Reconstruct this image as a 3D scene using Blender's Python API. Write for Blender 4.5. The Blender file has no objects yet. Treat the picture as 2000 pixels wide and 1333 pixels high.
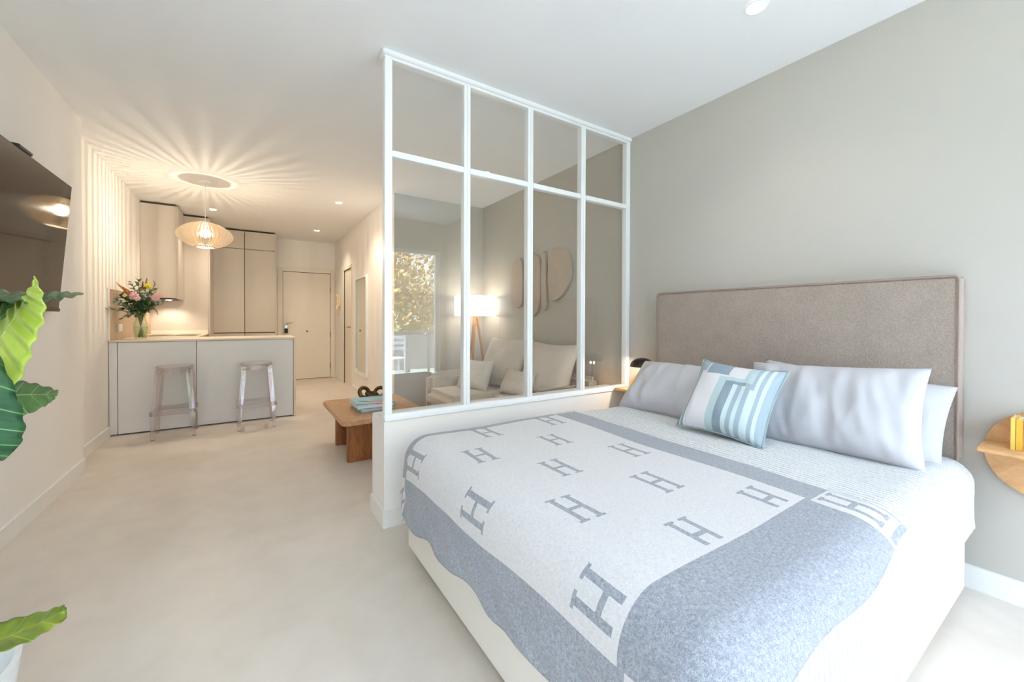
import bpy, bmesh, math, random
from math import sin, cos, pi, sqrt, hypot
from mathutils import Vector, Matrix, noise
R = random.Random(7)
C = bpy.context.scene.collection
SC = bpy.context.scene

# ------------------------------------------------------------------ camera
F_PX, YAW, PITCH, ROLL, CX, CY, CAM_H = 786.39, .5788, -.0084, .0031, 1000., 630.32, 1.18
cam_d = bpy.data.cameras.new('camera'); cam = bpy.data.objects.new('camera', cam_d); C.objects.link(cam)
cam_d.sensor_width = 36.0; cam_d.lens = F_PX / 2000 * 36
cam_d.shift_y = (CY - 666.5) / 2000; cam_d.clip_start = .02; cam_d.clip_end = 200
_s, _c = sin(YAW), cos(YAW); _sp, _cp = sin(PITCH), cos(PITCH); _sr, _cr = sin(ROLL), cos(ROLL)
_rows = []
for ex in (Vector((1,0,0)), Vector((0,1,0)), Vector((0,0,1))):
    d = ex.x*_s + ex.y*_c; r = ex.x*_c - ex.y*_s; u = ex.z
    d, u = d*_cp + u*_sp, u*_cp - d*_sp
    r, u = r*_cr + u*_sr, u*_cr - r*_sr
    _rows.append((r, u, -d))
cam.matrix_world = Matrix.Translation((0, 0, CAM_H)) @ Matrix(_rows).to_4x4()
SC.camera = cam
def at(x, y, ax, val):                      # a photograph pixel on the plane <axis> = val
    r = (x-CX)/F_PX; u = -(y-CY)/F_PX; d = 1.
    r, u = r*_cr - u*_sr, u*_cr + r*_sr
    d, u = d*_cp - u*_sp, u*_cp + d*_sp
    D = Vector((d*_s + r*_c, d*_c - r*_s, u)); i = 'XYZ'.index(ax); O = Vector((0, 0, CAM_H))
    return O + D*((val - O[i])/D[i])

# ------------------------------------------------------------------ world, exposure
W = bpy.data.worlds.new('sky'); SC.world = W; W.use_nodes = True
_bg = W.node_tree.nodes['Background']; _bg.inputs[0].default_value = (.60, .77, 1.0, 1); _bg.inputs[1].default_value = 8.0
SC.view_settings.view_transform = 'Standard'; SC.view_settings.look = 'None'
SC.view_settings.exposure = 0.61; SC.view_settings.gamma = 1.0; SC.view_settings.use_curve_mapping = False
SC.cycles.max_bounces = 10; SC.cycles.diffuse_bounces = 6; SC.cycles.glossy_bounces = 4
SC.cycles.transparent_max_bounces = 16; SC.cycles.transmission_bounces = 6
SC.cycles.caustics_reflective = False; SC.cycles.caustics_refractive = False
SC.cycles.sample_clamp_indirect = 6.0
WARM = (1.0, .83, .62)
P_PENDANT, P_DOWN, P_FLOORLAMP, P_SCONCE, P_HOOD, P_BEDLAMP = 17, 27, 2.2, 2, 8, 9
# added sun, parallel to the window: lit terrace bounces light up to the ceiling
sd = bpy.data.lights.new('sun', 'SUN'); sd.energy = 172; sd.angle = .01; sd.color = (.80, .90, 1.0)
so = bpy.data.objects.new('sun', sd); C.objects.link(so); so.rotation_euler = (0, math.radians(-42), 0); so.location = (-8, -6, 8)
# daylight enters through the sliding window behind the camera: a portal for the sky
pd = bpy.data.lights.new('window_portal', 'AREA'); pd.shape = 'RECTANGLE'; pd.size = 3.55; pd.size_y = 2.2; pd.cycles.is_portal = True
po = bpy.data.objects.new('window_portal', pd); C.objects.link(po); po.location = (.78, -1.62, 1.14); po.rotation_euler = (pi/2, 0, 0)

# ------------------------------------------------------------------ room measures (metres)
XR, XL, XL2, YP, XPL, H = 2.673, -1.0675, -1.167, 2.288, .638, 2.69
YJ, YC, ZC, YD, XC, YL, YW = 4.384, 5.527, .955, 8.771, 1.462, 4.83, -1.40

# ------------------------------------------------------------------ node helpers
class X:
    """arithmetic on shader sockets"""
    def __init__(s, nt, v): s.nt, s.v = nt, v
    def _op(s, op, *a):
        n = s.nt.nodes.new('ShaderNodeMath'); n.operation = op
        for i, q in enumerate((s,)+a):
            q = q.v if isinstance(q, X) else q
            if isinstance(q, (int, float)): n.inputs[i].default_value = q
            else: s.nt.links.new(q, n.inputs[i])
        return X(s.nt, n.outputs[0])
    def __add__(s, o): return s._op('ADD', o)
    def __sub__(s, o): return s._op('SUBTRACT', o)
    def __mul__(s, o): return s._op('MULTIPLY', o)
    def __truediv__(s, o): return s._op('DIVIDE', o)
    def lt(s, o): return s._op('LESS_THAN', o)
    def gt(s, o): return s._op('GREATER_THAN', o)
    def mx(s, o): return s._op('MAXIMUM', o)
    def mn(s, o): return s._op('MINIMUM', o)
    def ab(s): return s._op('ABSOLUTE')
    def sn(s): return s._op('SINE')
    def rnd(s): return s._op('ROUND')
def inside(u, v, a, b, c, d): return u.gt(a)*u.lt(b)*v.gt(c)*v.lt(d)

def lin(c): return tuple((x/12.92 if x <= .04045 else ((x+.055)/1.055)**2.4) for x in [q/255 for q in c])
def newmat(name):
    m = bpy.data.materials.new(name); m.use_nodes = True
    nt = m.node_tree; b = nt.nodes['Principled BSDF']; return m, nt, b
def ramp(nt, fac, stops):
    r = nt.nodes.new('ShaderNodeValToRGB'); e = r.color_ramp.elements
    while len(e) > 1: e.remove(e[-1])
    e[0].position, e[0].color = stops[0][0], (*stops[0][1], 1)
    for p, c in stops[1:]:
        q = e.new(p); q.color = (*c, 1)
    nt.links.new(fac, r.inputs[0]); return r.outputs[0]
def coords(nt, kind='Object', scale=(1,1,1), rot=(0,0,0)):
    t = nt.nodes.new('ShaderNodeTexCoord'); m = nt.nodes.new('ShaderNodeMapping')
    m.inputs['Scale'].default_value = scale; m.inputs['Rotation'].default_value = rot
    nt.links.new(t.outputs[kind], m.inputs[0]); return m.outputs[0]
def tex(nt, vec, scale, detail=3, rough=.5, dist=0):
    n = nt.nodes.new('ShaderNodeTexNoise'); n.inputs['Scale'].default_value = scale
    n.inputs['Detail'].default_value = detail; n.inputs['Roughness'].default_value = rough; n.inputs['Distortion'].default_value = dist
    nt.links.new(vec, n.inputs['Vector']); return n.outputs[0]
def bump(nt, b, h, strength, dist=.002):
    n = nt.nodes.new('ShaderNodeBump'); n.inputs['Strength'].default_value = strength; n.inputs['Distance'].default_value = dist
    nt.links.new(h, n.inputs['Height']); nt.links.new(n.outputs[0], b.inputs['Normal'])
def plain(name, c, rough=.5, metal=0, var=.03, vs=6, bs=0, bscale=80, spec=.5, sheen=0):
    """procedural material: a base colour with a slight noise variation, optional bump"""
    m, nt, b = newmat(name); c = lin(c)
    v = coords(nt)
    lo = tuple(x*(1-var) for x in c); hi = tuple(min(1, x*(1+var)) for x in c)
    nt.links.new(ramp(nt, tex(nt, v, vs), [(.3, lo), (.7, hi)]), b.inputs['Base Color'])
    b.inputs['Roughness'].default_value = rough; b.inputs['Metallic'].default_value = metal
    b.inputs['Specular IOR Level'].default_value = spec
    if sheen: b.inputs['Sheen Weight'].default_value = sheen
    if bs: bump(nt, b, tex(nt, v, bscale, 4), bs)
    return m
def emit(name, c, strength, base=None):
    m, nt, b = newmat(name); b.inputs['Base Color'].default_value = (*(base or c), 1)
    b.inputs['Emission Color'].default_value = (*c, 1); b.inputs['Emission Strength'].default_value = strength; return m
def glowbulb(name, c, strength):
    """lit translucent bulb envelope"""
    m = bpy.data.materials.new(name); m.use_nodes = True; nt = m.node_tree; nt.nodes.clear()
    o = nt.nodes.new('ShaderNodeOutputMaterial'); a = nt.nodes.new('ShaderNodeAddShader'); t = nt.nodes.new('ShaderNodeBsdfTransparent'); e = nt.nodes.new('ShaderNodeEmission')
    e.inputs[0].default_value = (*c, 1); e.inputs[1].default_value = strength; t.inputs[0].default_value = (1, .98, .95, 1)
    nt.links.new(t.outputs[0], a.inputs[0]); nt.links.new(e.outputs[0], a.inputs[1]); nt.links.new(a.outputs[0], o.inputs[0]); return m
def wood(name, c1, c2, scale=(1, 1, 1), rough=.45, grain=9, bs=.15):
    m, nt, b = newmat(name); v = coords(nt, 'Object', scale)
    n1 = tex(nt, v, grain, 6, .6, 1.2); n2 = tex(nt, v, grain*5, 3, .6)
    mixn = (X(nt, n1)*.75 + X(nt, n2)*.25).v
    nt.links.new(ramp(nt, mixn, [(.34, lin(c1)), (.5, tuple((p+q)/2 for p, q in zip(lin(c1), lin(c2)))), (.66, lin(c2))]), b.inputs['Base Color'])
    b.inputs['Roughness'].default_value = rough; bump(nt, b, mixn, bs, .001); return m
def clear(name, tint=(.95, .97, .95), ior=1.5, rough=0.0, gloss=(1, 1, 1), pane=1):
    """thin clear pane: Fresnel mix of transparency and mirror reflection"""
    m = bpy.data.materials.new(name); m.use_nodes = True; nt = m.node_tree; nt.nodes.clear()
    o = nt.nodes.new('ShaderNodeOutputMaterial'); mx = nt.nodes.new('ShaderNodeMixShader')
    t = nt.nodes.new('ShaderNodeBsdfTransparent'); g = nt.nodes.new('ShaderNodeBsdfGlossy'); lw = nt.nodes.new('ShaderNodeLayerWeight')
    r0 = ((ior-1)/(ior+1))**2*pane; fc = X(nt, lw.outputs['Facing']); fr = fc*fc*fc*fc*fc*(1-r0) + r0
    t.inputs[0].default_value = (*tint, 1); g.inputs['Roughness'].default_value = rough; g.inputs[0].default_value = (*gloss, 1)
    nt.links.new(fr.v, mx.inputs[0]); nt.links.new(t.outputs[0], mx.inputs[1]); nt.links.new(g.outputs[0], mx.inputs[2])
    nt.links.new(mx.outputs[0], o.inputs[0]); return m
def fabric(name, c, var=.12, scale=260, bs=.35, rough=.95, sheen=.15):
    m, nt, b = newmat(name); v = coords(nt); c = lin(c)
    n = tex(nt, v, scale, 2, .6); n2 = tex(nt, v, 9, 2)
    f = (X(nt, n)*.8 + X(nt, n2)*.2).v
    nt.links.new(ramp(nt, f, [(.3, tuple(x*(1-var) for x in c)), (.7, tuple(min(1, x*(1+var)) for x in c))]), b.inputs['Base Color'])
    b.inputs['Roughness'].default_value = rough; b.inputs['Sheen Weight'].default_value = sheen; bump(nt, b, n, bs, .0015); return m

# ------------------------------------------------------------------ mesh helpers
class MB:
    def __init__(s): s.v, s.f, s.uv = [], [], None
    def add(s, vs, fs):
        k = len(s.v); s.v += [tuple(q) for q in vs]; s.f += [tuple(i+k for i in q) for q in fs]; return s
    def box(s, x0, x1, y0, y1, z0, z1):
        return s.add([(x0,y0,z0),(x1,y0,z0),(x1,y1,z0),(x0,y1,z0),(x0,y0,z1),(x1,y0,z1),(x1,y1,z1),(x0,y1,z1)],
                     [(3,2,1,0),(4,5,6,7),(0,1,5,4),(1,2,6,5),(2,3,7,6),(3,0,4,7)])
    def lathe(s, c, prof, n=32, cap=True):
        vs, fs = [], []
        for r, z in prof:
            for k in range(n): a = 2*pi*k/n; vs.append((c[0]+r*cos(a), c[1]+r*sin(a), c[2]+z))
        for i in range(len(prof)-1):
            for k in range(n): fs.append((i*n+k, i*n+(k+1)%n, (i+1)*n+(k+1)%n, (i+1)*n+k))
        if cap:
            fs.append(tuple(range(n-1, -1, -1))); fs.append(tuple((len(prof)-1)*n+k for k in range(n)))
        return s.add(vs, fs)
    def tube(s, pts, rad, n=8, closed=False, cap=True):
        pts = [Vector(p) for p in pts]; m = len(pts); vs, fs = [], []
        rad = rad if isinstance(rad, (list, tuple)) else [rad]*m
        up = None
        for i, p in enumerate(pts):
            t = (pts[(i+1) % m]-pts[i-1]) if closed else (pts[min(i+1, m-1)]-pts[max(i-1, 0)])
            t.normalize()
            if up is None: up = t.orthogonal().normalized()
            up = (up - t*up.dot(t)).normalized(); w = t.cross(up)
            for k in range(n): a = 2*pi*k/n; vs.append(p + up*cos(a)*rad[i] + w*sin(a)*rad[i])
        for i in range(m if closed else m-1):
            j = (i+1) % m
            for k in range(n): fs.append((i*n+k, i*n+(k+1)%n, j*n+(k+1)%n, j*n+k))
        if cap and not closed:
            fs.append(tuple(range(n-1, -1, -1))); fs.append(tuple((m-1)*n+k for k in range(n)))
        return s.add(vs, fs)
    def prism(s, outline, ax, a0, a1):
        """outline: 2-d points in the plane across axis ax ('X': (y,z), 'Y': (x,z), 'Z': (x,y))"""
        def p3(p, a): return {'X': (a, p[0], p[1]), 'Y': (p[0], a, p[1]), 'Z': (p[0], p[1], a)}[ax]
        n = len(outline); vs = [p3(p, a0) for p in outline] + [p3(p, a1) for p in outline]
        fs = [tuple(range(n-1, -1, -1)), tuple(range(n, 2*n))] + [(i, (i+1) % n, n+(i+1) % n, n+i) for i in range(n)]
        return s.add(vs, fs)
    def grid(s, P, uv=None):
        ny, nx = len(P), len(P[0]); base = len(s.v)
        s.add([p for row in P for p in row], [(j*nx+i, j*nx+i+1, (j+1)*nx+i+1, (j+1)*nx+i) for j in range(ny-1) for i in range(nx-1)])
        if uv is not None:
            s.uv = (s.uv or []) + [q for row in uv for q in row]
        return s
    def build(s, name, mat, parent=None, bevel=0, seg=2, smooth=False, doubles=False, sharp=35, solid=0, label=None):
        me = bpy.data.meshes.new(name); me.from_pydata(s.v, [], s.f)
        if s.uv:
            L = me.uv_layers.new(name='UVMap')
            for lp in me.loops: L.data[lp.index].uv = s.uv[lp.vertex_index]
        bm = bmesh.new(); bm.from_mesh(me)
        if doubles: bmesh.ops.remove_doubles(bm, verts=bm.verts, dist=1e-5)
        bmesh.ops.recalc_face_normals(bm, faces=bm.faces)
        if bevel:
            es = [e for e in bm.edges if len(e.link_faces) == 2 and e.calc_face_angle(0) > .5]
            bmesh.ops.bevel(bm, geom=es, offset=bevel, segments=seg, affect='EDGES', clamp_overlap=True)
        if smooth or bevel:
            for f in bm.faces: f.smooth = True
            lim = math.radians(sharp)
            for e in bm.edges:
                if len(e.link_faces) == 2 and e.calc_face_angle(0) > lim: e.smooth = False
        bm.to_mesh(me); bm.free()
        me.materials.append(mat)
        o = bpy.data.objects.new(name, me); C.objects.link(o)
        if solid:
            md = o.modifiers.new('thickness', 'SOLIDIFY'); md.thickness = solid; md.offset = -1
        attach(o, parent)
        if label: o['label'] = label
        return o
def attach(o, parent):
    if parent is not None:
        o.parent = parent; o.matrix_parent_inverse = WM[parent.name].inverted() if parent.name in WM else Matrix()
WM = {}
def thing(name, label, cat, loc, group=None):
    o = bpy.data.objects.new(name, None); C.objects.link(o); o.location = loc; o.empty_display_size = .05
    WM[o.name] = Matrix.Translation(loc)
    return tag(o, label, cat, group)
def tag(o, label, cat, group=None):
    o['label'] = label; o['category'] = cat
    if group: o['group'] = group
    return o
def struct(o, label=None):
    o['kind'] = 'structure'
    if label: o['label'] = label
    return o
def sroot(name, loc):
    o = bpy.data.objects.new(name, None); C.objects.link(o); o.location = loc; o.empty_display_size = .05
    WM[o.name] = Matrix.Translation(loc); o['kind'] = 'structure'; return o
def box(x0, x1, y0, y1, z0, z1): return MB().box(x0, x1, y0, y1, z0, z1)
def lamp(name, kind, loc, power, col, parent, size=.03, **kw):
    l = bpy.data.lights.new(name, kind); l.energy = power; l.color = col
    if kind in ('POINT', 'SPOT'): l.shadow_soft_size = size
    for k, v in kw.items(): setattr(l, k, v)
    o = bpy.data.objects.new(name, l); C.objects.link(o); o.location = loc; attach(o, parent); return o
def orient(o, c, xa, ya):
    xa = Vector(xa).normalized(); ya = Vector(ya); ya = (ya - xa*ya.dot(xa)).normalized(); za = xa.cross(ya)
    o.matrix_world = Matrix.Translation(c) @ Matrix((xa, ya, za)).transposed().to_4x4()
def rrect(x0, x1, y0, y1, r, n=6):
    P = []
    for cx, cy, a0 in ((x1-r, y1-r, 0), (x0+r, y1-r, pi/2), (x0+r, y0+r, pi), (x1-r, y0+r, 1.5*pi)):
        P += [(cx+r*cos(a0+pi/2*k/n), cy+r*sin(a0+pi/2*k/n)) for k in range(n+1)]
    return P

# ------------------------------------------------------------------ materials
def wallmat(name, c, bs=.08):
    return plain(name, c, rough=.85, var=.012, vs=1.3, bs=bs, bscale=60, spec=.25)
M_WHITE = wallmat('wall_paint_white', (245, 241, 237)); M_GREIGE = wallmat('wall_paint_greige', (192, 187, 179))
M_CEIL = wallmat('ceiling_paint', (242, 242, 243)); M_TRIM = plain('trim_lacquer', (240, 239, 236), .4, var=.01)
M_FRAME = plain('white_metal', (246, 247, 248), .35, var=.005)
def floormat():
    m, nt, b = newmat('microcement'); v = coords(nt, scale=(1, 1, 1))
    n = (X(nt, tex(nt, v, .9, 5, .55, .8))*.6 + X(nt, tex(nt, v, 5, 5, .6, .4))*.4)
    nt.links.new(ramp(nt, n.v, [(.3, lin((207, 196, 183))), (.5, lin((218, 208, 197))), (.72, lin((228, 220, 210)))]), b.inputs['Base Color'])
    b.inputs['Roughness'].default_value = .42; b.inputs['Specular IOR Level'].default_value = .35
    bump(nt, b, tex(nt, v, 14, 4), .05, .002); return m
M_FLOOR = floormat()
M_CAB = plain('greige_lacquer', (206, 196, 184), .38, var=.012); M_CAB_LIGHT = plain('grey_white_lacquer', (236, 234, 235), .4, var=.012)
M_GAP = plain('dark_gap', (66, 52, 40), .8); M_TOP = plain('worktop_stone', (232, 218, 200), .35, var=.02, vs=18)
M_SPLASH = wood('oak_stone_splashback', (176, 148, 116), (202, 176, 146), (1, .35, .35), .4, 5, .05)
M_CHROME = plain('brushed_chrome', (190, 190, 188), .22, 1, var=.02); M_BLACK = plain('black_plastic', (24, 23, 22), .4)
M_GLASS = clear('clear_pane', (.965, .975, .955), 1.55, pane=2); M_WINGLASS = clear('window_pane', (.97, .98, .98), 1.45, pane=2)
def glassy(name, c, ior, mixv):
    m = clear(name, c, ior); nt = m.node_tree; o = [n for n in nt.nodes if n.type == 'OUTPUT_MATERIAL'][0]
    g = nt.nodes.new('ShaderNodeBsdfGlass'); g.inputs['Color'].default_value = (*c, 1); g.inputs['IOR'].default_value = ior; g.inputs['Roughness'].default_value = 0
    mx = nt.nodes.new('ShaderNodeMixShader'); mx.inputs[0].default_value = mixv
    nt.links.new(o.inputs[0].links[0].from_socket, mx.inputs[1]); nt.links.new(g.outputs[0], mx.inputs[2]); nt.links.new(mx.outputs[0], o.inputs[0]); return m
M_ACRYL = glassy('clear_acrylic', (.95, .915, .92), 1.49, .6); M_VASE = glassy('clear_vase_glass', (.95, .97, .94), 1.45, .08)
M_DOOR = plain('door_lacquer', (238, 230, 218), .42, var=.01)
M_WALNUT = wood('chestnut_wood', (112, 62, 30), (166, 104, 60), (3, 3, .45), .38, 6, .1)
M_TTOP = wood('coffee_table_top_wood', (168, 122, 82), (206, 164, 122), (1, 1, 1), .35, 22, .05)
M_OAK = wood('light_oak', (196, 148, 98), (222, 178, 128), (1, 1, 1.2), .45, 8, .06)
M_LAMPWOOD = wood('tripod_wood', (180, 128, 70), (206, 154, 96), (4, 4, .5), .42, 6, .06)
M_SOFA = fabric('sofa_linen', (206, 194, 178), .07, 300, .3); M_SOFA2 = fabric('cushion_linen', (212, 200, 188), .07, 300, .3)
M_PILLOW = fabric('pillow_cotton', (195, 193, 197), .02, 200, .08, .9); M_HEAD = fabric('headboard_weave', (158, 144, 134), .24, 170, .5)
M_PIPE = fabric('headboard_piping', (150, 132, 122), .1, 200, .2)
M_BASE = plain('bed_base_leatherette', (238, 233, 224), .5, var=.01, bs=.06, bscale=300)

# ------------------------------------------------------------------ structure
T = .12
struct(box(XL2-T, XR+T, YW-.2, YD+T, -.12, 0).build('floor', M_FLOOR), 'seamless beige microcement floor')
struct(box(XL2-T, XR+T, YW-.2, YD+T, H, H+.12).build('ceiling', M_CEIL), 'flat white ceiling')
struct(box(XR, XR+T, YW-.2, YL+T, 0, H).build('wall_right', M_GREIGE), 'greige wall behind the headboard and the sofa')
w = MB(); w.prism([(XL2-T, YW-.2), (XL, YW-.2), (XL, YJ), (XL2, YJ), (XL2, YD+T), (XL2-T, YD+T)], 'Z', 0, H)
struct(w.build('wall_left', M_WHITE), 'white wall with the television and a small step')
struct(box(XL2, XC, YD, YD+T, 0, H).build('wall_back', M_WHITE), 'end wall with the entrance door')
w = MB(); D2a, D2b, D2h = 7.21, 7.87, 2.05     # corridor wall with a doorway
w.box(XC, XC+T, YL+.001, D2a, 0, H); w.box(XC, XC+T, D2b, YD+T, 0, H); w.box(XC, XC+T, D2a, D2b, D2h, H)
struct(w.build('wall_corridor', M_WHITE), 'corridor wall with the long mirror')
struct(box(XC+.0005, XR, YL, YL+T, 0, H).build('wall_living', M_GREIGE), 'wall behind the floor lamp')
WX0, WX1, WZ1 = -1.0, 2.56, 2.25
w = MB(); w.box(XL2, WX0, YW-.2, YW, 0, H); w.box(WX1, XR, YW-.2, YW, 0, H); w.box(WX0, WX1, YW-.2, YW, WZ1, H)
struct(w.build('wall_front', M_GREIGE), 'wall around the sliding window')
PZ = .60
struct(box(XPL, XR, YP, 2.555, 0, PZ).build('wall_partition', M_WHITE, bevel=.004, seg=2), 'low white wall carrying the glass partition')
# skirting boards
BB = .10
struct(box(XR-.015, XR, YW, YP, 0, BB).build('baseboard_right', M_TRIM), 'white skirting board on the headboard wall')
w = MB(); w.prism([(XL, YW), (XL+.015, YW), (XL+.015, YJ+.015), (XL2+.015, YJ+.015), (XL2+.015, YC-.004), (XL2, YC-.004), (XL2, YJ), (XL, YJ)], 'Z', 0, BB)
struct(w.build('baseboard_left', M_TRIM), 'white skirting board under the television')
w = MB(); w.prism([(XPL-.012, 2.555), (XPL-.012, YP-.015), (XR-.015, YP-.015), (XR-.015, YP), (XPL, YP), (XPL, 2.555)], 'Z', 0, BB)
struct(w.build('baseboard_partition', M_TRIM), 'white skirting board around the low wall')
w = MB(); w.box(XC-.014, XC, YL, D2a-.06, 0, .07); w.box(XC-.014, XC, D2b+.06, YD, 0, .07)
struct(w.build('baseboard_corridor', M_TRIM), 'white skirting board along the corridor')

# sliding window behind the camera
win = sroot('window_1', (1.03, YW-.1, 0)); win['label'] = 'sliding window door to the terrace, seen as a reflection'
fr = MB(); y0, y1 = YW-.14, YW-.08
fr.box(WX0, WX1, y0, y1, 0, .05); fr.box(WX0, WX1, y0, y1, WZ1-.05, WZ1)
for x in (WX0, WX0+1.17, WX0+2.34, WX1-.05): fr.box(x, x+.05, y0, y1, .05, WZ1-.05)
fr.build('window_frame', M_FRAME, win)
for a, b in ((WX0+.05, WX0+1.17), (WX0+1.22, WX0+2.34), (WX0+2.39, WX1-.05)):
    MB().add([(a, YW-.11, .05), (b, YW-.11, .05), (b, YW-.11, WZ1-.05), (a, YW-.11, WZ1-.05)], [(0, 1, 2, 3)]).build('pane', M_WINGLASS, win)

# entrance door
d1 = sroot('door_1', (.95, YD, 0)); d1['label'] = 'white entrance door at the end of the corridor'
c = MB(); c.box(.455, .535, YD-.02, YD, 0, 2.155); c.box(1.372, 1.448, YD-.02, YD, 0, 2.155); c.box(.535, 1.372, YD-.02, YD, 2.078, 2.155)
c.build('door_frame', M_DOOR, d1, bevel=.004)
gp = MB(); gp.box(.53, 1.378, YD-.0125, YD-.0005, 0.003, 2.082); gp.build('shadow_gap', M_GAP, d1)
leaf = box(.541, 1.364, YD-.016, YD-.001, .008, 2.068).build('door_leaf', M_DOOR, d1, bevel=.002)
MB().tube([(.60, YD-.02, 1.085), (.60, YD-.06, 1.088), (.61, YD-.068, 1.09), (.71, YD-.068, 1.105)], .009, 10).build('handle', M_CHROME, leaf, smooth=True)
MB().tube([(.59, YD-.018, 1.02), (.59, YD-.045, 1.02)], .022, 16).build('lock_cylinder', M_CHROME, leaf, smooth=True)
MB().prism(rrect(.562, .622, .90, .985, .015), 'Y', YD-.055, YD-.018).build('lock_case', M_BLACK, leaf, bevel=.004)
MB().tube([(.951, YD-.018, .93), (.951, YD-.024, .93)], .016, 16).build('peephole', plain('bronze', (120, 95, 60), .3, 1), leaf, smooth=True)
for z in (.24, .86, 1.75): box(1.358, 1.374, YD-.026, YD-.012, z-.05, z+.05).build('hinge', plain('hinge_metal', (140, 120, 95), .35, 1), leaf, bevel=.002)

# corridor door (recessed in its doorway)
d2 = sroot('door_2', (XC, 7.54, 0)); d2['label'] = 'narrow white corridor door with brass handle'
c = MB(); c.box(XC-.014, XC+.10, D2a-.055, D2a, 0, D2h+.055); c.box(XC-.014, XC+.10, D2b, D2b+.055, 0, D2h+.055); c.box(XC-.014, XC+.10, D2a, D2b, D2h, D2h+.055)
c.build('door_frame', M_DOOR, d2, bevel=.003)
leaf = box(XC+.012, XC+.05, D2a+.004, D2b-.004, .006, D2h-.004).build('door_leaf', M_DOOR, d2)
M_BRASS = plain('brass', (168, 130, 72), .3, 1)
MB().tube([(XC+.012, 7.29, 1.035), (XC-.03, 7.29, 1.035), (XC-.04, 7.30, 1.035), (XC-.04, 7.41, 1.035)], .008, 10).build('handle', M_BRASS, leaf, smooth=True)

# ------------------------------------------------------------------ glass partition
gp = thing('glass_partition', 'white framed glass partition with eight panes standing on the low wall', 'partition', (1.655, YP, PZ))
gy0, gy1 = YP-.004, YP+.046
posts = [.660, 1.154, 1.645, 2.143, 2.648]
zb, zm, zt = .638, 2.118, 2.645
box(XPL, XR-.001, gy0, gy1, PZ+.001, zb).build('bottom_rail', M_FRAME, gp, bevel=.003)
box(XPL, XR-.001, gy0-.008, gy0, PZ+.001, PZ+.018).build('sill_bead', M_FRAME, gp, bevel=.002)
box(XPL, XR-.001, gy0, gy1, zt, H-.03).build('top_rail', M_FRAME, gp, bevel=.003)
box(XPL-.012, XR-.001, gy0-.014, gy1+.014, H-.029, H-.001).build('ceiling_trim', M_FRAME, gp, bevel=.004)
hw = [.021, .0225, .0225, .0225, .0225]
for k, (x, w_) in enumerate(zip(posts, hw)):
    p = box(x-w_, x+w_, gy0, gy1, zb, zt).build('post', M_FRAME, gp, bevel=.003)
    if 0 < k < 4: box(x-.0045, x+.0045, gy0-.006, gy0, zb, zt).build('cover_strip', M_FRAME, p, bevel=.001)
for k in range(4):
    a, b = posts[k]+hw[k], posts[k+1]-hw[k+1]
    box(a, b, gy0+.002, gy1-.002, zm-.0175, zm+.0175).build('glazing_bar', M_FRAME, gp, bevel=.003)
    for z0, z1 in ((zb, zm-.0175), (zm+.0175, zt)):
        MB().add([(a, YP+.02, z0), (b, YP+.02, z0), (b, YP+.02, z1), (a, YP+.02, z1)], [(0, 1, 2, 3)]).build('pane', M_GLASS, gp)

# ------------------------------------------------------------------ ceiling downlights
M_SPOT = emit('downlight_glow', (1, .93, .82), 30)
for (x, y), lab, pw, col in (((2.045, .993), 'round recessed downlight in the ceiling above the bed', P_DOWN*.35, (1, .92, .82)),
                        ((-.415, 6.95), 'small recessed downlight beside the pendant cord', P_DOWN, WARM),
                        ((.984, 5.631), 'small recessed downlight in front of the corridor wall', P_DOWN, WARM),
                        ((.976, 7.599), 'small recessed downlight nearest the entrance door', P_DOWN, WARM)):
    t = thing('ceiling_downlight', lab, 'downlight', (x, y, H), 'recessed ceiling downlights')
    MB().lathe((x, y, H), [(.05, -.001), (.05, -.006), (.043, -.009), (.036, -.006), (.036, -.001)], 28, False).build('rim', M_FRAME, t, smooth=True)
    MB().lathe((x, y, H), [(.036, -.0015), (.036, -.004)], 24).build('lens', M_SPOT, t)
    lamp('bulb_light', 'SPOT', (x, y, H-.02), pw, col, t, .03, spot_size=math.radians(120), spot_blend=.9)

# ------------------------------------------------------------------ bed
bed = thing('bed', 'double bed with off-white upholstered base and taupe fabric headboard', 'bed', (1.62, 1.18, 0))
BX0, BX1, BY0, BY1 = .668, 2.565, .372, 1.985
box(BX0, BX1, BY0, BY1, .025, .34).build('base', M_BASE, bed, bevel=.02, seg=4)
for x in (BX0+.12, BX1-.12):
    for y in (BY0+.12, BY1-.12): MB().lathe((x, y, 0), [(.02, 0), (.025, .03)], 12).build('foot', M_BLACK, bed)
box(.70, 2.56, .40, 1.955, .341, .555).build('mattress', M_PILLOW, bed, bevel=.05, seg=4)
hb = box(2.575, XR-.001, .40, 1.944, .56, 1.377).build('headboard', M_HEAD, bed, bevel=.012, seg=3)
for xx in (2.575, XR-.008):
    MB().tube([(xx, y, z) for y, z in rrect(.402, 1.942, .562, 1.375, .02)], .0055, 8, True).build('piping', M_PIPE, hb, smooth=True)

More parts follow.
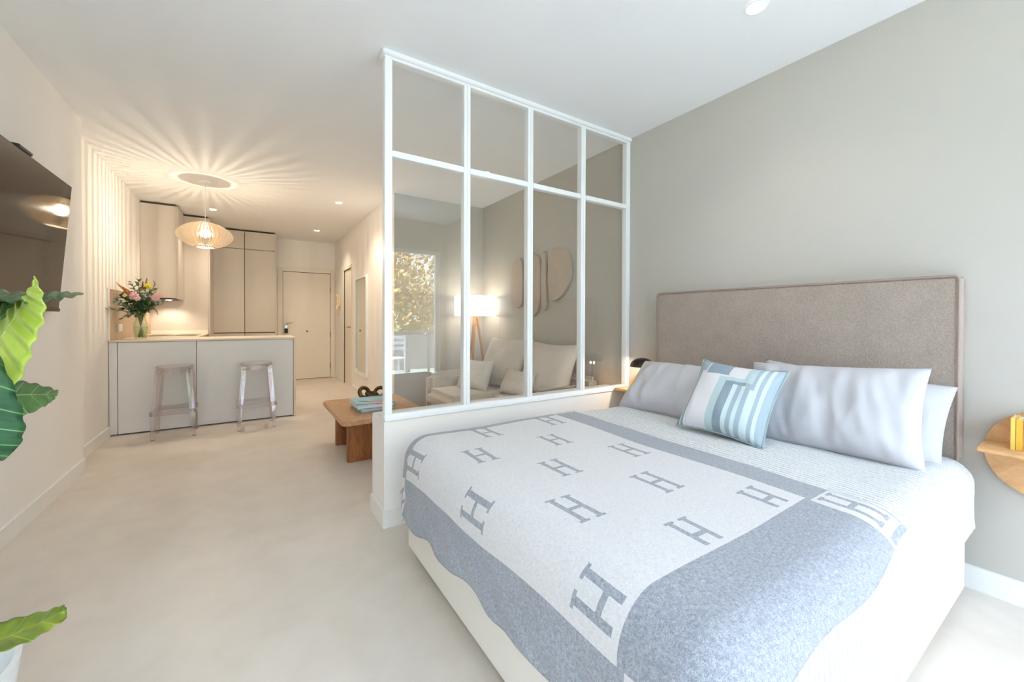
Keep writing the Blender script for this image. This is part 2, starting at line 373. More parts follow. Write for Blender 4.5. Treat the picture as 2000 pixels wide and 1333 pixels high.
def arc(rho, r):
    q = r*pi/2
    if rho <= 0: return 0, 0
    if rho < q: a = rho/r; return r*sin(a), r*(1-cos(a))
    return r, r + rho - q
def drape(p, q, rect, top, r, flare=.10, wave=0, wf=17):
    """lay a flat cloth point (p,q) over a rounded block; overhang falls down its sides"""
    p0, p1, q0, q1 = rect
    a = min(0, p-p0) + max(0, p-p1); b = min(0, q-q0) + max(0, q-q1)
    rho = hypot(a, b); hor, drop = arc(rho, r)
    if rho > 0:
        dx, dy = a/rho, b/rho
        below = max(0, drop-r); hor += flare*below
        if wave: hor += wave*min(1, below*6)*(sin(p*wf+q*wf*.9)+.5*sin(p*wf*2.1-q*wf*1.7+1))
    else: dx = dy = 0
    return Vector((min(max(p, p0), p1)+dx*hor, min(max(q, q0), q1)+dy*hor, top-drop))
def coverlet_mat():
    m, nt, b = newmat('ribbed_white_cotton'); v = coords(nt)
    b.inputs['Roughness'].default_value = .92; b.inputs['Sheen Weight'].default_value = .1
    base = ramp(nt, tex(nt, v, 40, 3), [(.3, lin((219, 219, 220))), (.7, lin((226, 225, 225)))])
    uvn = nt.nodes.new('ShaderNodeUVMap'); uvn.uv_map = 'UVMap'; sp = nt.nodes.new('ShaderNodeSeparateXYZ'); nt.links.new(uvn.outputs[0], sp.inputs[0])
    a = X(nt, sp.outputs[0]); g = (a-a.rnd()).ab().lt(.17); dots = X(nt, tex(nt, coords(nt, scale=(1, 3, 1)), 110, 2)).gt(.44)
    mx = nt.nodes.new('ShaderNodeMix'); mx.data_type = 'RGBA'; nt.links.new((g*dots*.75).v, mx.inputs[0]); nt.links.new(base, mx.inputs[6]); mx.inputs[7].default_value = (*lin((168, 168, 170)), 1)
    nt.links.new(mx.outputs[2], b.inputs['Base Color'])
    bump(nt, b, tex(nt, v, 380, 3), .15, .001); return m
rc, top = .10, .582
rect = (.645+rc, 2.75, .348+rc, 1.99-rc)
nU, nV = 900, 150
cm = MB(); P = []; CUV = []
for j in range(nV+1):
    row = []; cur = []
    t = j/nV; q = .348+rc-.335 + t*(1.99-.348-2*rc+.67)
    for i in range(nU+1):
        p = 2.56 - (i/nU)*(2.56-.745+.30)
        pw = p + .016*noise.noise((p*2.2, q*2.2, 3)) + .02*sin(q*5.0)*max(0, (p-1.8))
        v = drape(p, q, rect, top + .010*noise.noise((p*2.5, q*2.5, 0)), rc, .02, .005, 6)
        out = -.0075*max(0, cos(2*pi*pw/.0245))**5 + .0015*noise.noise((p*30, q*30, 1))
        ov = 1 if q < rect[2] or q > rect[3] else 0
        e = Vector((0, -1 if q < 1 else 1, 0))
        a_ = max(0, rect[2]-q, q-rect[3]); k = min(1, a_/(rc*pi/2))
        v += Vector((0, 0, out*(1-k))) + e*out*k
        row.append(v); cur.append((pw/.0245, q))
    P.append(row); CUV.append(cur)
cm.grid(P, CUV)
cov = cm.build('bedspread', coverlet_mat(), smooth=True, sharp=180)
tag(cov, 'white ribbed bedspread covering the mattress down to the bed base', 'bedspread')

# throw blanket, its woven pattern laid out in its own flat measures (u from the head edge, v from the far field border)
def throw_mat():
    m, nt, b = newmat('woven_throw')
    uvn = nt.nodes.new('ShaderNodeUVMap'); uvn.uv_map = 'UVMap'
    sp = nt.nodes.new('ShaderNodeSeparateXYZ'); nt.links.new(uvn.outputs[0], sp.inputs[0])
    u, v = X(nt, sp.outputs[0]), X(nt, sp.outputs[1])
    def hshape(du, dv):
        stem = (du.ab()-.034).ab().lt(.0105) * dv.ab().lt(.078)
        bar = du.ab().lt(.034) * dv.ab().lt(.0085)
        serif = (du.ab()-.034).ab().lt(.021) * (dv.ab()-.076).ab().lt(.0055)
        return stem.mx(bar).mx(serif)
    def lattice(u0, v0, su, sv):
        a = (u-u0)/su; c = (v-v0)/sv
        return hshape((a-a.rnd())*su, (c-c.rnd())*sv)
    SU, SV = .416, .58
    field = inside(u, v, .170, 1.19, .0, 1.295)
    hs = lattice(.272, .075, SU, SV).mx(lattice(.272+.208, .075+.29, SU, SV)) * inside(u, v, .18, 1.18, -.012, 1.28)
    corner = hshape((u-.078), (v-1.405)).mx(hshape((u-1.285), (v+.11))).mx(hshape((u-1.285), (v-1.405))).mx(hshape((u-.078), (v+.11)))
    # white: field, the thin lines around it and the four corner blocks
    ends = u.lt(.150).mx(u.gt(1.205)); sides = v.lt(-.018).mx(v.gt(1.315))
    block = ends*sides
    line = (inside(u, v, .150, .170, -9, 9).mx(inside(u, v, 1.19, 1.205, -9, 9)))*sides
    white = field.mx(inside(u, v, .150, 1.205, -.018, 1.315)).mx(block).mx(line)
    white = inside(u, v, .155, 1.195, -.004, 1.300).mx(block*inside(u, v, .006, 1.39, -.3, 1.51)).mx((u-.1525).ab().lt(.009)*sides).mx((u-1.20).ab().lt(.007)*sides)
    grey = (hs.mx(corner*block))
    tone = white*(X(nt, grey.v)*-1.0 + 1.0)
    co = coords(nt); n = tex(nt, co, 420, 2, .7); n2 = tex(nt, co, 120, 2, .7)
    nn = X(nt, n)*.6 + X(nt, n2)*.4
    cg = ramp(nt, nn.v, [(.32, lin((112, 116, 125))), (.5, lin((149, 153, 163))), (.68, lin((188, 191, 198)))])
    cw = ramp(nt, nn.v, [(.32, lin((196, 194, 196))), (.5, lin((215, 213, 214))), (.68, lin((228, 226, 226)))])
    mx = nt.nodes.new('ShaderNodeMix'); mx.data_type = 'RGBA'
    nt.links.new(tone.v, mx.inputs[0]); nt.links.new(cg, mx.inputs[6]); nt.links.new(cw, mx.inputs[7])
    nt.links.new(mx.outputs[2], b.inputs['Base Color'])
    b.inputs['Roughness'].default_value = .95; b.inputs['Sheen Weight'].default_value = .25
    bump(nt, b, nn.v, .5, .003); return m
rt, ttop = .112, .596
trect = (.633+rt, 9, .336+rt, 2.00-rt)
V_FAR, V_NEAR = -.21, 1.53        # v range; v = 0 at Y = 1.865
U_FOOT = 1.385
def throw_pt(u, v):
    q = 1.865 - v
    k = (1.865-q)/1.3                                 # 0 far .. 1 near
    head = 1.705 - .055*k + .006*sin(q*9)
    foot_len = 1.385*(1.0 - .09*k)
    p = head - u*foot_len/1.385
    hem = .012*sin(q*8.5+.5)+.010*sin(q*19) if u > 1.2 else 0
    p -= hem*(u-1.2)/.185 if u > 1.2 else 0
    if v > 1.3: q += (.012*sin(u*9+1)-.05*u)*(v-1.3)/.23
    return drape(p, q, trect, ttop + .006*noise.noise((p*3, q*3, 5)), rt, .07, .007)
nU, nV = 150, 190
P, UV = [], []
for j in range(nV+1):
    v = V_FAR + (V_NEAR-V_FAR)*j/nV
    P.append([throw_pt(U_FOOT*i/nU, v) for i in range(nU+1)]); UV.append([(U_FOOT*i/nU, v) for i in range(nU+1)])
thr = thing('throw_blanket', 'grey and off-white woven throw with repeated letter H spread over the foot of the bed', 'blanket', (1.2, 1.1, .6))
tb = MB().grid(P, UV).build('blanket_cloth', throw_mat(), thr, smooth=True, sharp=180, solid=-.006)
edge = [throw_pt(0, V_FAR+(V_NEAR-V_FAR)*j/120) for j in range(121)] + [throw_pt(U_FOOT*i/100, V_NEAR) for i in range(1, 101)] \
     + [throw_pt(U_FOOT, V_NEAR-(V_NEAR-V_FAR)*j/120) for j in range(1, 121)] + [throw_pt(U_FOOT*(1-i/100), V_FAR) for i in range(1, 100)]
MB().tube([e+Vector((0, 0, .002)) for e in edge], .0045, 6, True).build('stitched_edge', fabric('throw_edge', (196, 199, 208), .2, 500, .5), thr, smooth=True)

# pillows
def pillow(name, w, h, t, mat, seed=0, pinch=.06, n=36, wr=.006, uv=False, sag=.18, flange=0):
    """soft closed cushion: x = width, y = height, z = front"""
    mb = MB(); 
    for side in (1, -1):
        P, UV = [], []
        for j in range(n+1):
            y = -1+2*j/n; row = []; ur = []
            for i in range(n+1):
                x = -1+2*i/n
                px = x*w/2*(1-pinch*x*x*(1-y*y)); py = y*h/2*(1-pinch*y*y*(1-x*x))
                k = max(0, (1-abs(x)**3.2)*(1-abs(y)**3.2))**.55
                th = t/2*k*(1-sag*y)
                if 0 < i < n and 0 < j < n:
                    th += wr*k*(noise.noise((px*9+seed, py*5, side*3))*1.3 + noise.noise((px*22+seed, py*9+px*12, side*5))*.6 - 1.5*abs(noise.noise((px*13+seed*2, py*4+px*5, side*7))) + .4)
                row.append((px, py, side*th)); ur.append(((x+1)/2, (y+1)/2))
            P.append(row); UV.append(ur)
        mb.grid(P, UV if uv else None)
    o = mb.build(name, mat, smooth=True, sharp=180, doubles=True)
    return o
def rimtube(w, h, pinch, r, mat, parent, name, n=30):
    pts = []
    for s in range(4):
        for i in range(n):
            t = -1+2*i/n
            x, y = [(t, -1), (1, t), (-t, 1), (-1, -t)][s]
            pts.append((x*w/2*(1-pinch*x*x*(1-y*y)), y*h/2*(1-pinch*y*y*(1-x*x)), 0))
    return MB().tube(pts, r, 6, True).build(name, mat, parent, smooth=True)
G = 'white bed pillows'
o = pillow('bed_pillow', .72, .44, .20, M_PILLOW, 1, wr=.016, n=56); orient(o, (2.325, .80, .757), (0, -1, .05), (.17, 0, .40)); tag(o, 'long white bed pillow in front on the bookshelf side of the bed', 'pillow', G)
o = pillow('bed_pillow', .76, .40, .14, M_PILLOW, 5, pinch=.05, wr=.020, n=52); orient(o, (2.478, .785, .728), (0, -1, -.07), (.09, 0, .40)); tag(o, 'white bed pillow mostly hidden behind the long one, its corner drooping', 'pillow', G)
o = pillow('bed_pillow', .76, .42, .22, M_PILLOW, 9, wr=.016, n=56); orient(o, (2.30, 1.565, .722), (0, -1, 0), (.26, 0, .28)); tag(o, 'white bed pillow on the partition side of the bed', 'pillow', G)

def cushion_mat():
    m, nt, b = newmat('patterned_wool')
    uvn = nt.nodes.new('ShaderNodeUVMap'); uvn.uv_map = 'UVMap'
    sp = nt.nodes.new('ShaderNodeSeparateXYZ'); nt.links.new(uvn.outputs[0], sp.inputs[0])
    u, v = X(nt, sp.outputs[0]), X(nt, sp.outputs[1])
    Wt, Gd, Gm, Lt = (226, 224, 226), (138, 154, 166), (160, 176, 186), (206, 222, 226); Pt = (186, 206, 208)
    col = None
    rects = [((-1, 2, -1, 2), Wt),
             ((.0, .03, 0, 1), Gd), ((.05, .085, 0, 1), Gd), ((.11, .13, 0, .16), Lt), ((.03, .05, 0, 1), Lt),
             ((0, .15, .80, 1), Gm), ((.17, .46, .76, 1), Gd), ((.15, .165, .70, 1), Wt), ((.46, .66, .72, 1), Wt),
             ((.66, .76, .68, 1), Pt), ((.44, .76, .68, .735), Pt), ((.37, .46, 0, .735), Pt),
             ((.46, .56, 0, .68), Gd), ((.46, .70, .635, .68), Gd), ((.56, .61, 0, .62), Lt), ((.61, .66, 0, .635), Gm), ((.66, .705, 0, .61), Lt),
             ((.705, .76, 0, .68), Gm), ((.76, .81, 0, 1), Gm), ((.76, .80, 0, .60), Lt), ((.80, .84, .0, 1), Lt), ((.84, .885, 0, 1), Gm), ((.885, .925, 0, 1), Lt), ((.925, 1.1, 0, 1), Gm)]
    for (a, b2, c, d), k in rects:
        if col is None:
            rgb = nt.nodes.new('ShaderNodeRGB'); rgb.outputs[0].default_value = (*lin(k), 1); col = rgb.outputs[0]; continue
        mx = nt.nodes.new('ShaderNodeMix'); mx.data_type = 'RGBA'
        nt.links.new(inside(u, v, a, b2, c, d).v, mx.inputs[0]); nt.links.new(col, mx.inputs[6]); mx.inputs[7].default_value = (*lin(k), 1); col = mx.outputs[2]
    nt.links.new(col, b.inputs['Base Color']); b.inputs['Roughness'].default_value = .95; b.inputs['Sheen Weight'].default_value = .2
    bump(nt, b, tex(nt, coords(nt), 420, 2), .4, .002); return m
dc = thing('throw_cushion', 'square cushion with blue grey stripes and blocks leaning on the white pillows', 'cushion', (2.05, 1.12, .6))
o = pillow('cushion_cover', .43, .42, .16, cushion_mat(), 14, pinch=.10, uv=True, wr=.006); e = rimtube(.43, .42, .10, .006, fabric('whip_stitch', (150, 166, 168), .3, 600, .5), o, 'stitched_edge')
_ctr = Vector((2.085, 1.125, .765)); orient(o, _ctr, (.05, -1, -.05), (.24, .03, .34))
mw = o.matrix_world.copy(); o.parent = dc; o.matrix_parent_inverse = WM[dc.name].inverted(); o.matrix_basis = mw

# ------------------------------------------------------------------ bedside shelves
def book(name, x0, x1, y0, y1, z0, z1, c, label, cat='book', group=None, spine='Y'):
    t = thing(name, label, cat, ((x0+x1)/2, (y0+y1)/2, z0), group)
    cm_ = plain('cover_%d_%d_%d' % c, c, .5, var=.03); pg = plain('paper', (238, 232, 216), .9)
    th = .0025
    w = MB(); w.box(x0, x1, y0, y0+th, z0, z1); w.box(x0, x1, y1-th, y1, z0, z1); w.box(x0, x0+th, y0+th, y1-th, z0, z1)
    w.build('cover', cm_, t)
    box(x0+th, x1-.004, y0+th, y1-th, z0+.003, z1-.003).build('pages', pg, t); return t
def shelf(label, yc, z, r, zs, grp):
    t = thing('bedside_shelf', label, 'shelf', (XR, yc, z-r), grp)
    o = MB().prism([(yc+r*cos(2*pi*k/64), z+r*sin(2*pi*k/64)) for k in range(64)], 'X', XR-.02, XR-.0005).build('back_disc', M_OAK, t, bevel=.002)
    MB().prism([(XR-.0205, yc-r*.985), (XR-.0205, yc+r*.985), (XR-.20, yc+r*.985), (XR-.20, yc-r*.985)], 'Z', zs-.02, zs).build('ledge', M_OAK, t, bevel=.004)
SHZ = .668
shelf('round oak wall shelf with a straight ledge, beside the headboard, holding books', .155, .635, .182, SHZ, 'bedside wall shelves')
for k, (w_, h_, c_, lab) in enumerate(((.012, .125, (240, 200, 96), 'thin yellow book at the left end of the row on the round shelf'), (.017, .122, (222, 176, 60), 'golden yellow book second from the left on the round shelf'),
                                       (.008, .118, (232, 150, 70), 'thin orange book between the golden and the blue ones'), (.022, .115, (110, 165, 205), 'blue book on the round shelf'), (.02, .12, (228, 222, 210), 'cream book right of the blue book on the round shelf'))):
    y1_ = .252 - sum((.0135, .0185, .0095, .0235)[:k])
    book('paperback_book', 2.535, 2.65, y1_-w_, y1_, SHZ+.0005, SHZ+h_, c_, lab, 'book', 'books on the round wall shelf')
shelf('round oak wall shelf tucked between the headboard and the partition', 2.118, .60, .155, .628, 'bedside wall shelves')
t = thing('table_lamp', 'small dark bronze dome lamp behind the pillows by the partition', 'lamp', (2.53, 2.04, .628))
M_BRZ = plain('dark_bronze', (52, 42, 34), .35, .6)
MB().lathe((2.53, 2.04, .628), [(.05, 0), (.05, .008), (.012, .016), (.010, .19)], 24).build('stem', M_BRZ, t, smooth=True)
MB().lathe((2.53, 2.04, .628), [(.091, .19), (.088, .207), (.078, .226), (.055, .245), (.025, .255), (.002, .257)], 32, False).build('dome_shade', M_BRZ, t, smooth=True)
MB().lathe((2.53, 2.04, .628), [(.003, .185), (.022, .19), (.03, .205), (.022, .22), (.003, .225)], 16).build('bulb', emit('warm_bulb', WARM, 6), t, smooth=True)
lamp('bulb_light', 'POINT', (2.53, 2.04, .805), P_BEDLAMP, WARM, t, .02)

# ------------------------------------------------------------------ television on the left wall
tv = thing('television', 'large flat television tilted on the left wall behind the plant', 'television', (XL, 3.03, 1.2))
TY0, TY1 = 2.31, 3.755
e = Vector((.078, 0, .997)).normalized(); nrm = Vector((e.z, 0, -e.x)); B0 = Vector((-1.022, 0, 1.223)); TH = .808
def tvbox(y0, y1, h0, h1, n0, n1):
    vs = []
    for y in (y0, y1):
        for hh in (h0, h1):
            for nn in (n0, n1): vs.append(B0+Vector((0, y, 0))+e*hh+nrm*nn)
    return MB().add(vs, [(0, 1, 3, 2), (4, 6, 7, 5), (0, 4, 5, 1), (2, 3, 7, 6), (0, 2, 6, 4), (1, 5, 7, 3)])
m, nt, b = newmat('tv_screen'); nt.links.new(ramp(nt, tex(nt, coords(nt), 2), [(.3, lin((34, 23, 18))), (.7, lin((38, 26, 20)))]), b.inputs['Base Color'])
b.inputs['Roughness'].default_value = .06; b.inputs['IOR'].default_value = 1.5
M_SCREEN = m; M_TVB = plain('tv_casing', (46, 38, 34), .4)
body = tvbox(TY0, TY1, 0, TH, -.022, -.0005).build('casing', M_TVB, tv, bevel=.002)
tvbox(TY0+.006, TY1-.006, .022, TH-.006, -.0003, .0012).build('screen', M_SCREEN, tv)
tvbox(TY0, TY1, -.004, .018, -.001, .006).build('lower_bezel', M_TVB, tv, bevel=.001)
tvbox(3.02, 3.17, TH, TH+.018, -.03, .006).build('sensor_bar', M_BLACK, tv, bevel=.003)
box(XL, -1.028, 2.75, 3.3, 1.35, 1.85).build('wall_mount', M_BLACK, tv)

# ------------------------------------------------------------------ kitchen
pen = thing('kitchen_peninsula', 'pale grey breakfast bar unit with flat front panels', 'counter', (-.35, 5.8, 0))
XE = .452
box(XL2+.002, XE-.004, YC+.022, YC+.60, .05, ZC-.022).build('carcass', M_GAP, pen)
box(XL2+.02, XE-.01, YC+.03, YC+.57, .0, .05).build('plinth', M_GAP, pen)
for a, b in ((XL2+.004, -1.104), (-1.099, -.480), (-.475, XE-.004)): box(a, b, YC, YC+.02, .012, ZC-.024).build('front_panel', M_CAB_LIGHT, pen, bevel=.0015)
wt = MB(); wt.prism([(XL2+.002, YC-.012), (.476, YC-.012), (.476, YC+.62), (-.50, YC+.62), (-.50, 7.495), (XL2+.002, 7.495)], 'Z', ZC-.02, ZC)
wk = thing('kitchen_worktop', 'thin cream L-shaped worktop with a panel down its open end', 'worktop', (-.35, 5.8, ZC))
wt.build('worktop_slab', M_TOP, wk, bevel=.002)
box(XE, .476, YC-.008, YC+.615, 0, ZC-.0205).build('end_panel', M_TOP, wk, bevel=.002)
bc = thing('base_cabinet', 'low kitchen cabinet under the hob along the left wall', 'cabinet', (-.83, 6.8, 0))
box(XL2+.002, -.545, 6.15, 7.495, .08, ZC-.021).build('carcass', M_CAB, bc); box(XL2+.01, -.58, 6.16, 7.49, 0, .08).build('plinth', M_GAP, bc)
for a, b in ((6.155, 6.82), (6.825, 7.49)): box(-.544, -.525, a, b, .085, ZC-.03).build('door', M_CAB, bc, bevel=.0015)
hob = thing('induction_hob', 'black glass hob set into the kitchen worktop', 'hob', (-.8, 6.85, ZC))
MB().prism(rrect(-1.08, -.56, 6.55, 7.15, .02), 'Z', ZC+.0005, ZC+.006).build('glass_plate', plain('hob_glass', (38, 30, 26), .12), hob)
for cx_, cy_, r_ in ((-.95, 6.72, .08), (-.95, 7.0, .1), (-.69, 6.72, .1), (-.69, 7.0, .08)):
    MB().lathe((cx_, cy_, ZC+.006), [(r_, 0), (r_, .0008), (r_-.004, .0008), (r_-.004, 0)], 32, False).build('zone_ring', plain('ring_print', (120, 116, 110), .4), hob)
sb = thing('splashback', 'oak-coloured splashback panel on the wall beside the bouquet', 'splashback', (XL2, 6.5, ZC))
box(XL2+.001, XL2+.012, YC-.01, 7.494, ZC+.001, 1.47).build('panel', M_SPLASH, sb); box(XL2+.001, XL2+.0135, YC-.034, YC-.0105, ZC+.001, 1.478).build('edge_trim', M_TRIM, sb)
up = thing('upstand', 'low cream upstand strip at the end of the hob worktop', 'upstand', (-.83, 7.48, ZC))
box(XL2+.014, -.505, 7.472, 7.494, ZC+.001, ZC+.05).build('strip', M_TOP, up, bevel=.002)
t = thing('wall_socket', 'white double wall socket on the oak splashback', 'socket', (XL2+.012, 5.88, 1.08))
MB().prism(rrect(5.80, 5.95, 1.035, 1.115, .008), 'X', XL2+.0125, XL2+.022).build('plate', M_FRAME, t, bevel=.002)
for yy in (5.838, 5.912): MB().prism(rrect(yy-.03, yy+.03, 1.046, 1.104, .006), 'X', XL2+.022, XL2+.0245).build('insert', M_FRAME, t, bevel=.001)

ZT = 2.662
wc = thing('wall_cabinet', 'greige upper cabinet over the hob, leftmost of the kitchen cabinets', 'cabinet', (-.98, 7.2, 1.44))
box(XL2+.002, -.805, 6.93, 7.492, 1.445, ZT).build('carcass', M_CAB, wc, bevel=.001)
box(XL2+.01, -.82, 6.94, 7.49, ZT, H-.002).build('top_filler', M_GAP, wc)
for a, b in ((6.932, 7.209), (7.213, 7.49)): box(-.804, -.785, a, b, 1.435, ZT-.002).build('door', M_CAB, wc, bevel=.0015)
box(-1.13, -.83, 6.98, 7.45, 1.432, 1.4445).build('hood_plate', plain('hood_steel', (70, 62, 54), .35, .6), wc)
MB().lathe((-.93, 7.28, 1.425), [(.03, 0), (.03, .006)], 20).build('hood_lamp', emit('hood_glow', (1, .9, .75), 14), wc)
lamp('bulb_light', 'SPOT', (-.93, 7.28, 1.42), P_HOOD, (1, .9, .75), wc, .02, spot_size=math.radians(140), spot_blend=.6)
tc = thing('tall_cabinet', 'greige tall cabinet showing its side panel next to the hob', 'cabinet', (-.82, 7.85, 0))
box(XL2+.002, -.505, 7.497, 8.228, .08, ZT).build('carcass', M_CAB, tc, bevel=.001); box(XL2+.01, -.52, 7.51, 8.22, 0, .08).build('plinth', M_GAP, tc)
box(XL2+.01, -.52, 7.505, 8.22, ZT, H-.002).build('top_filler', M_GAP, tc)
box(-.504, -.484, 7.499, 8.227, .09, ZT-.002).build('door', M_CAB, tc, bevel=.0015)
for (a, b), lab in (((-.520, -.062), 'greige tall larder cabinet in the middle, partly behind the pendant lamp'), ((-.058, .386), 'greige tall larder cabinet next to the entrance door')):
    t = thing('larder_cabinet', lab, 'cabinet', ((a+b)/2, 8.5, 0), 'tall larder cabinets')
    box(a, b, 8.252, YD-.001, .08, ZT).build('carcass', M_GAP, t); box(a+.01, b-.01, 8.27, YD-.005, 0, .08).build('plinth', M_GAP, t)
    box(a+.01, b-.01, 8.26, YD-.005, ZT, H-.002).build('top_filler', M_GAP, t)
    for z0, z1 in ((.085, .926), (.940, 2.354), (2.362, ZT-.002)): box(a+.0015, b-.0015, 8.23, 8.251, z0, z1).build('door', M_CAB, t, bevel=.0015)
    if a > -.1:
        box(b, .404, 8.232, YD-.001, 0, ZT+.01).build('side_panel', M_CAB, t)
        box(-.05, .11, 8.226, 8.232, .905, .922).build('handle', M_CAB, t, bevel=.001)

# pendant lamp
PC = Vector((-.40, 5.57, 2.095))
t = thing('pendant_lamp', 'pendant lamp with a flattened shade of pale wooden slats over the bar', 'lamp', (PC.x, PC.y, 1.95))
MB().lathe((PC.x, PC.y, H), [(.056, -.001), (.056, -.018), (.05, -.024)], 28).build('ceiling_rose', M_FRAME, t, smooth=True)
MB().tube([(PC.x, PC.y, H-.024), (PC.x, PC.y, PC.z+.14)], .003, 6).build('cord', M_FRAME, t)
M_SLAT = plain('pale_birch_slat', (240, 226, 206), .55, var=.03)
def slat(a):
    out, inn = [], []
    for k in range(13):
        f = -1 + 2*k/12; z = f*.138
        ro = .085 + .172*(1-abs(f)**1.9)**.75 - (.02*f if f > 0 else 0)
        out.append((ro, z)); inn.append((ro-.05*(1-abs(f)**4) - .008, z))
    poly = out + inn[::-1]; w = MB(); n = len(poly); th = .0031
    d = Vector((cos(a), sin(a), 0)); s_ = Vector((-sin(a), cos(a), 0))
    w_ = d; n_ = s_; rim = dict((round(z, 4), r) for r, z in out)
    vs = [PC + d*rim[round(z, 4)] + w_*(r-rim[round(z, 4)]) + Vector((0, 0, z)) + n_*q for q in (-th, th) for r, z in poly]
    fs = []
    for k in range(12):
        i0, i1, j0, j1 = k, k+1, n-1-k, n-2-k
        fs += [(i0, i1, j1, j0), (n+i0, n+j0, n+j1, n+i1)]
    fs += [(i, (i+1) % n, n+(i+1) % n, n+i) for i in range(n)]
    return w.add(vs, fs)
for k in range(44): slat(2*pi*k/44).build('slat', M_SLAT, t)
MB().lathe(PC+Vector((0, 0, .136)), [(.004, -.002), (.05, -.002), (.05, .002), (.004, .002)], 32).build('top_plate', M_SLAT, t)
for z, r in ((-.132, .09),): MB().lathe(PC+Vector((0, 0, z)), [(r-.012, -.003), (r+.012, -.003), (r+.012, .003), (r-.012, .003), (r-.012, -.003)], 32, False).build('ring', M_SLAT, t)
MB().lathe(PC+Vector((0, 0, .0)), [(.02, .075), (.02, .135)], 16).build('lamp_holder', M_FRAME, t)
MB().lathe(PC+Vector((0, 0, .02)), [(.004, -.05), (.028, -.04), (.042, -.01), (.038, .022), (.02, .05)], 20).build('bulb', glowbulb('pendant_bulb', (1, .82, .55), 9), t, smooth=True)
lamp('bulb_light', 'POINT', PC+Vector((0, 0, .02)), P_PENDANT, (1, .87, .68), t, .007)

# ghost stools
def stool(label, cx_, cy_, rz):
    t = thing('bar_stool', label, 'stool', (cx_, cy_, 0), 'clear acrylic bar stools')
    zs = .70; a = .150
    MB().prism(rrect(cx_-a, cx_+a, cy_-a, cy_+a, .12, 10), 'Z', zs-.016, zs).build('seat', M_ACRYL, t, bevel=.004)
    MB().prism(rrect(cx_-a+.006, cx_+a-.006, cy_-a+.006, cy_+a-.006, .11, 10), 'Z', zs-.07, zs-.017).build('seat_skirt', M_ACRYL, t)
    for sx in (-1, 1):
        for sy in (-1, 1):
            def ring(z, off, s_): 
                x, y = cx_+sx*off, cy_+sy*off
                return [(x-s_, y-s_, z), (x+s_, y-s_, z), (x+s_, y+s_, z), (x-s_, y+s_, z)]
            vs = ring(zs-.03, .115, .024) + ring(.27, .145, .02) + ring(.262, .148, .02) + ring(0, .158, .0165)
            fs = [(0, 1, 2, 3), (15, 14, 13, 12)] + [(4*k+i, 4*k+4+i, 4*k+4+(i+1) % 4, 4*k+(i+1) % 4) for k in range(3) for i in range(4)]
            MB().add(vs, fs).build('leg', M_ACRYL, t, bevel=.004)
    fo = MB()
    q = .172
    for k in range(4):
        ang = pi/2*k; pts = [(-q, -q), (q, -q)]
        p2 = [(cx_+x*cos(ang)-y*sin(ang), cy_+x*sin(ang)+y*cos(ang)) for x, y in ((-q, -q-.008), (q, -q-.008), (q, -q+.016), (-q, -q+.016))]
        fo.prism(p2, 'Z', .235, .275)
    fo.build('foot_rail', M_ACRYL, t, bevel=.004)
    t.rotation_euler = (0, 0, rz); return t
stool('clear acrylic bar stool standing nearer the left wall', -.625, 5.275, .03)
stool('clear acrylic bar stool standing nearer the corridor', .068, 5.225, .03)

# ------------------------------------------------------------------ vase and bouquet
VX, VY = -.962, 5.74
VZ = ZC+.0005
t = thing('glass_vase', 'clear glass vase with green stems on the end of the worktop', 'vase', (VX, VY, VZ))
MB().lathe((VX, VY, VZ), [(.050, 0), (.052, .03), (.064, .10), (.062, .16), (.042, .215), (.040, .23), (.054, .27), (.051, .27), (.037, .23), (.039, .215), (.059, .16), (.061, .10), (.049, .032), (.047, .008)], 32).build('body', M_VASE, t, smooth=True, sharp=60)
MB().lathe((VX, VY, VZ+.009), [(.044, 0), (.048, .03), (.058, .09), (.057, .125)], 28).build('water', clear('vase_water', (.86, .93, .80), 1.2), t, smooth=True)
bq = thing('flower_bouquet', 'bouquet of pink, orange and yellow flowers with eucalyptus leaves', 'flowers', (VX, VY, VZ+.02))
M_STEM = plain('flower_stem', (104, 124, 52), .5); M_L1 = plain('dark_leaf', (46, 84, 40), .4, var=.25, vs=30); M_L2 = plain('eucalyptus_leaf', (104, 130, 112), .6, var=.18, vs=30); M_L3 = plain('light_leaf', (120, 146, 62), .5, var=.2, vs=30)
M_PINK = plain('pink_petal', (232, 186, 190), .7, var=.08, vs=40); M_ORANGE = plain('orange_plume', (208, 140, 66), .8, var=.15, vs=60); M_YEL = plain('yellow_petal', (226, 208, 50), .7, var=.1); M_BURG = plain('amaranth', (150, 96, 50), .8, var=.2)
neck = Vector((VX, VY, VZ+.235))
def leafquad(mb, p, d, up_, L, w_):
    d = d.normalized(); s_ = d.cross(up_).normalized(); n_ = s_.cross(d)
    vs = [p, p+d*L*.35+s_*w_+n_*.006, p+d*L*.75+s_*w_*.75, p+d*L, p+d*L*.75-s_*w_*.75, p+d*L*.35-s_*w_+n_*.006, p+d*L*.5-n_*.004]
    mb.add(vs, [(0, 1, 6), (1, 2, 6), (2, 3, 6), (3, 4, 6), (4, 5, 6), (5, 0, 6)])
def rv(): return Vector((R.uniform(-1, 1), R.uniform(-1, 1), R.uniform(-1, 1)))
for k in range(16):
    a = 2*pi*k/16+R.uniform(-.2, .2); r0 = R.uniform(.015, .036)
    MB().tube([(VX-r0*cos(a)*1.1, VY-r0*sin(a)*1.1, VZ+.02), (VX+.006*cos(a), VY+.006*sin(a), VZ+.16), neck+Vector((.022*cos(a), .022*sin(a), 0)), neck+Vector((.05*cos(a), .05*sin(a), .07))], .0032, 5).build('stem', M_STEM, bq, smooth=True)
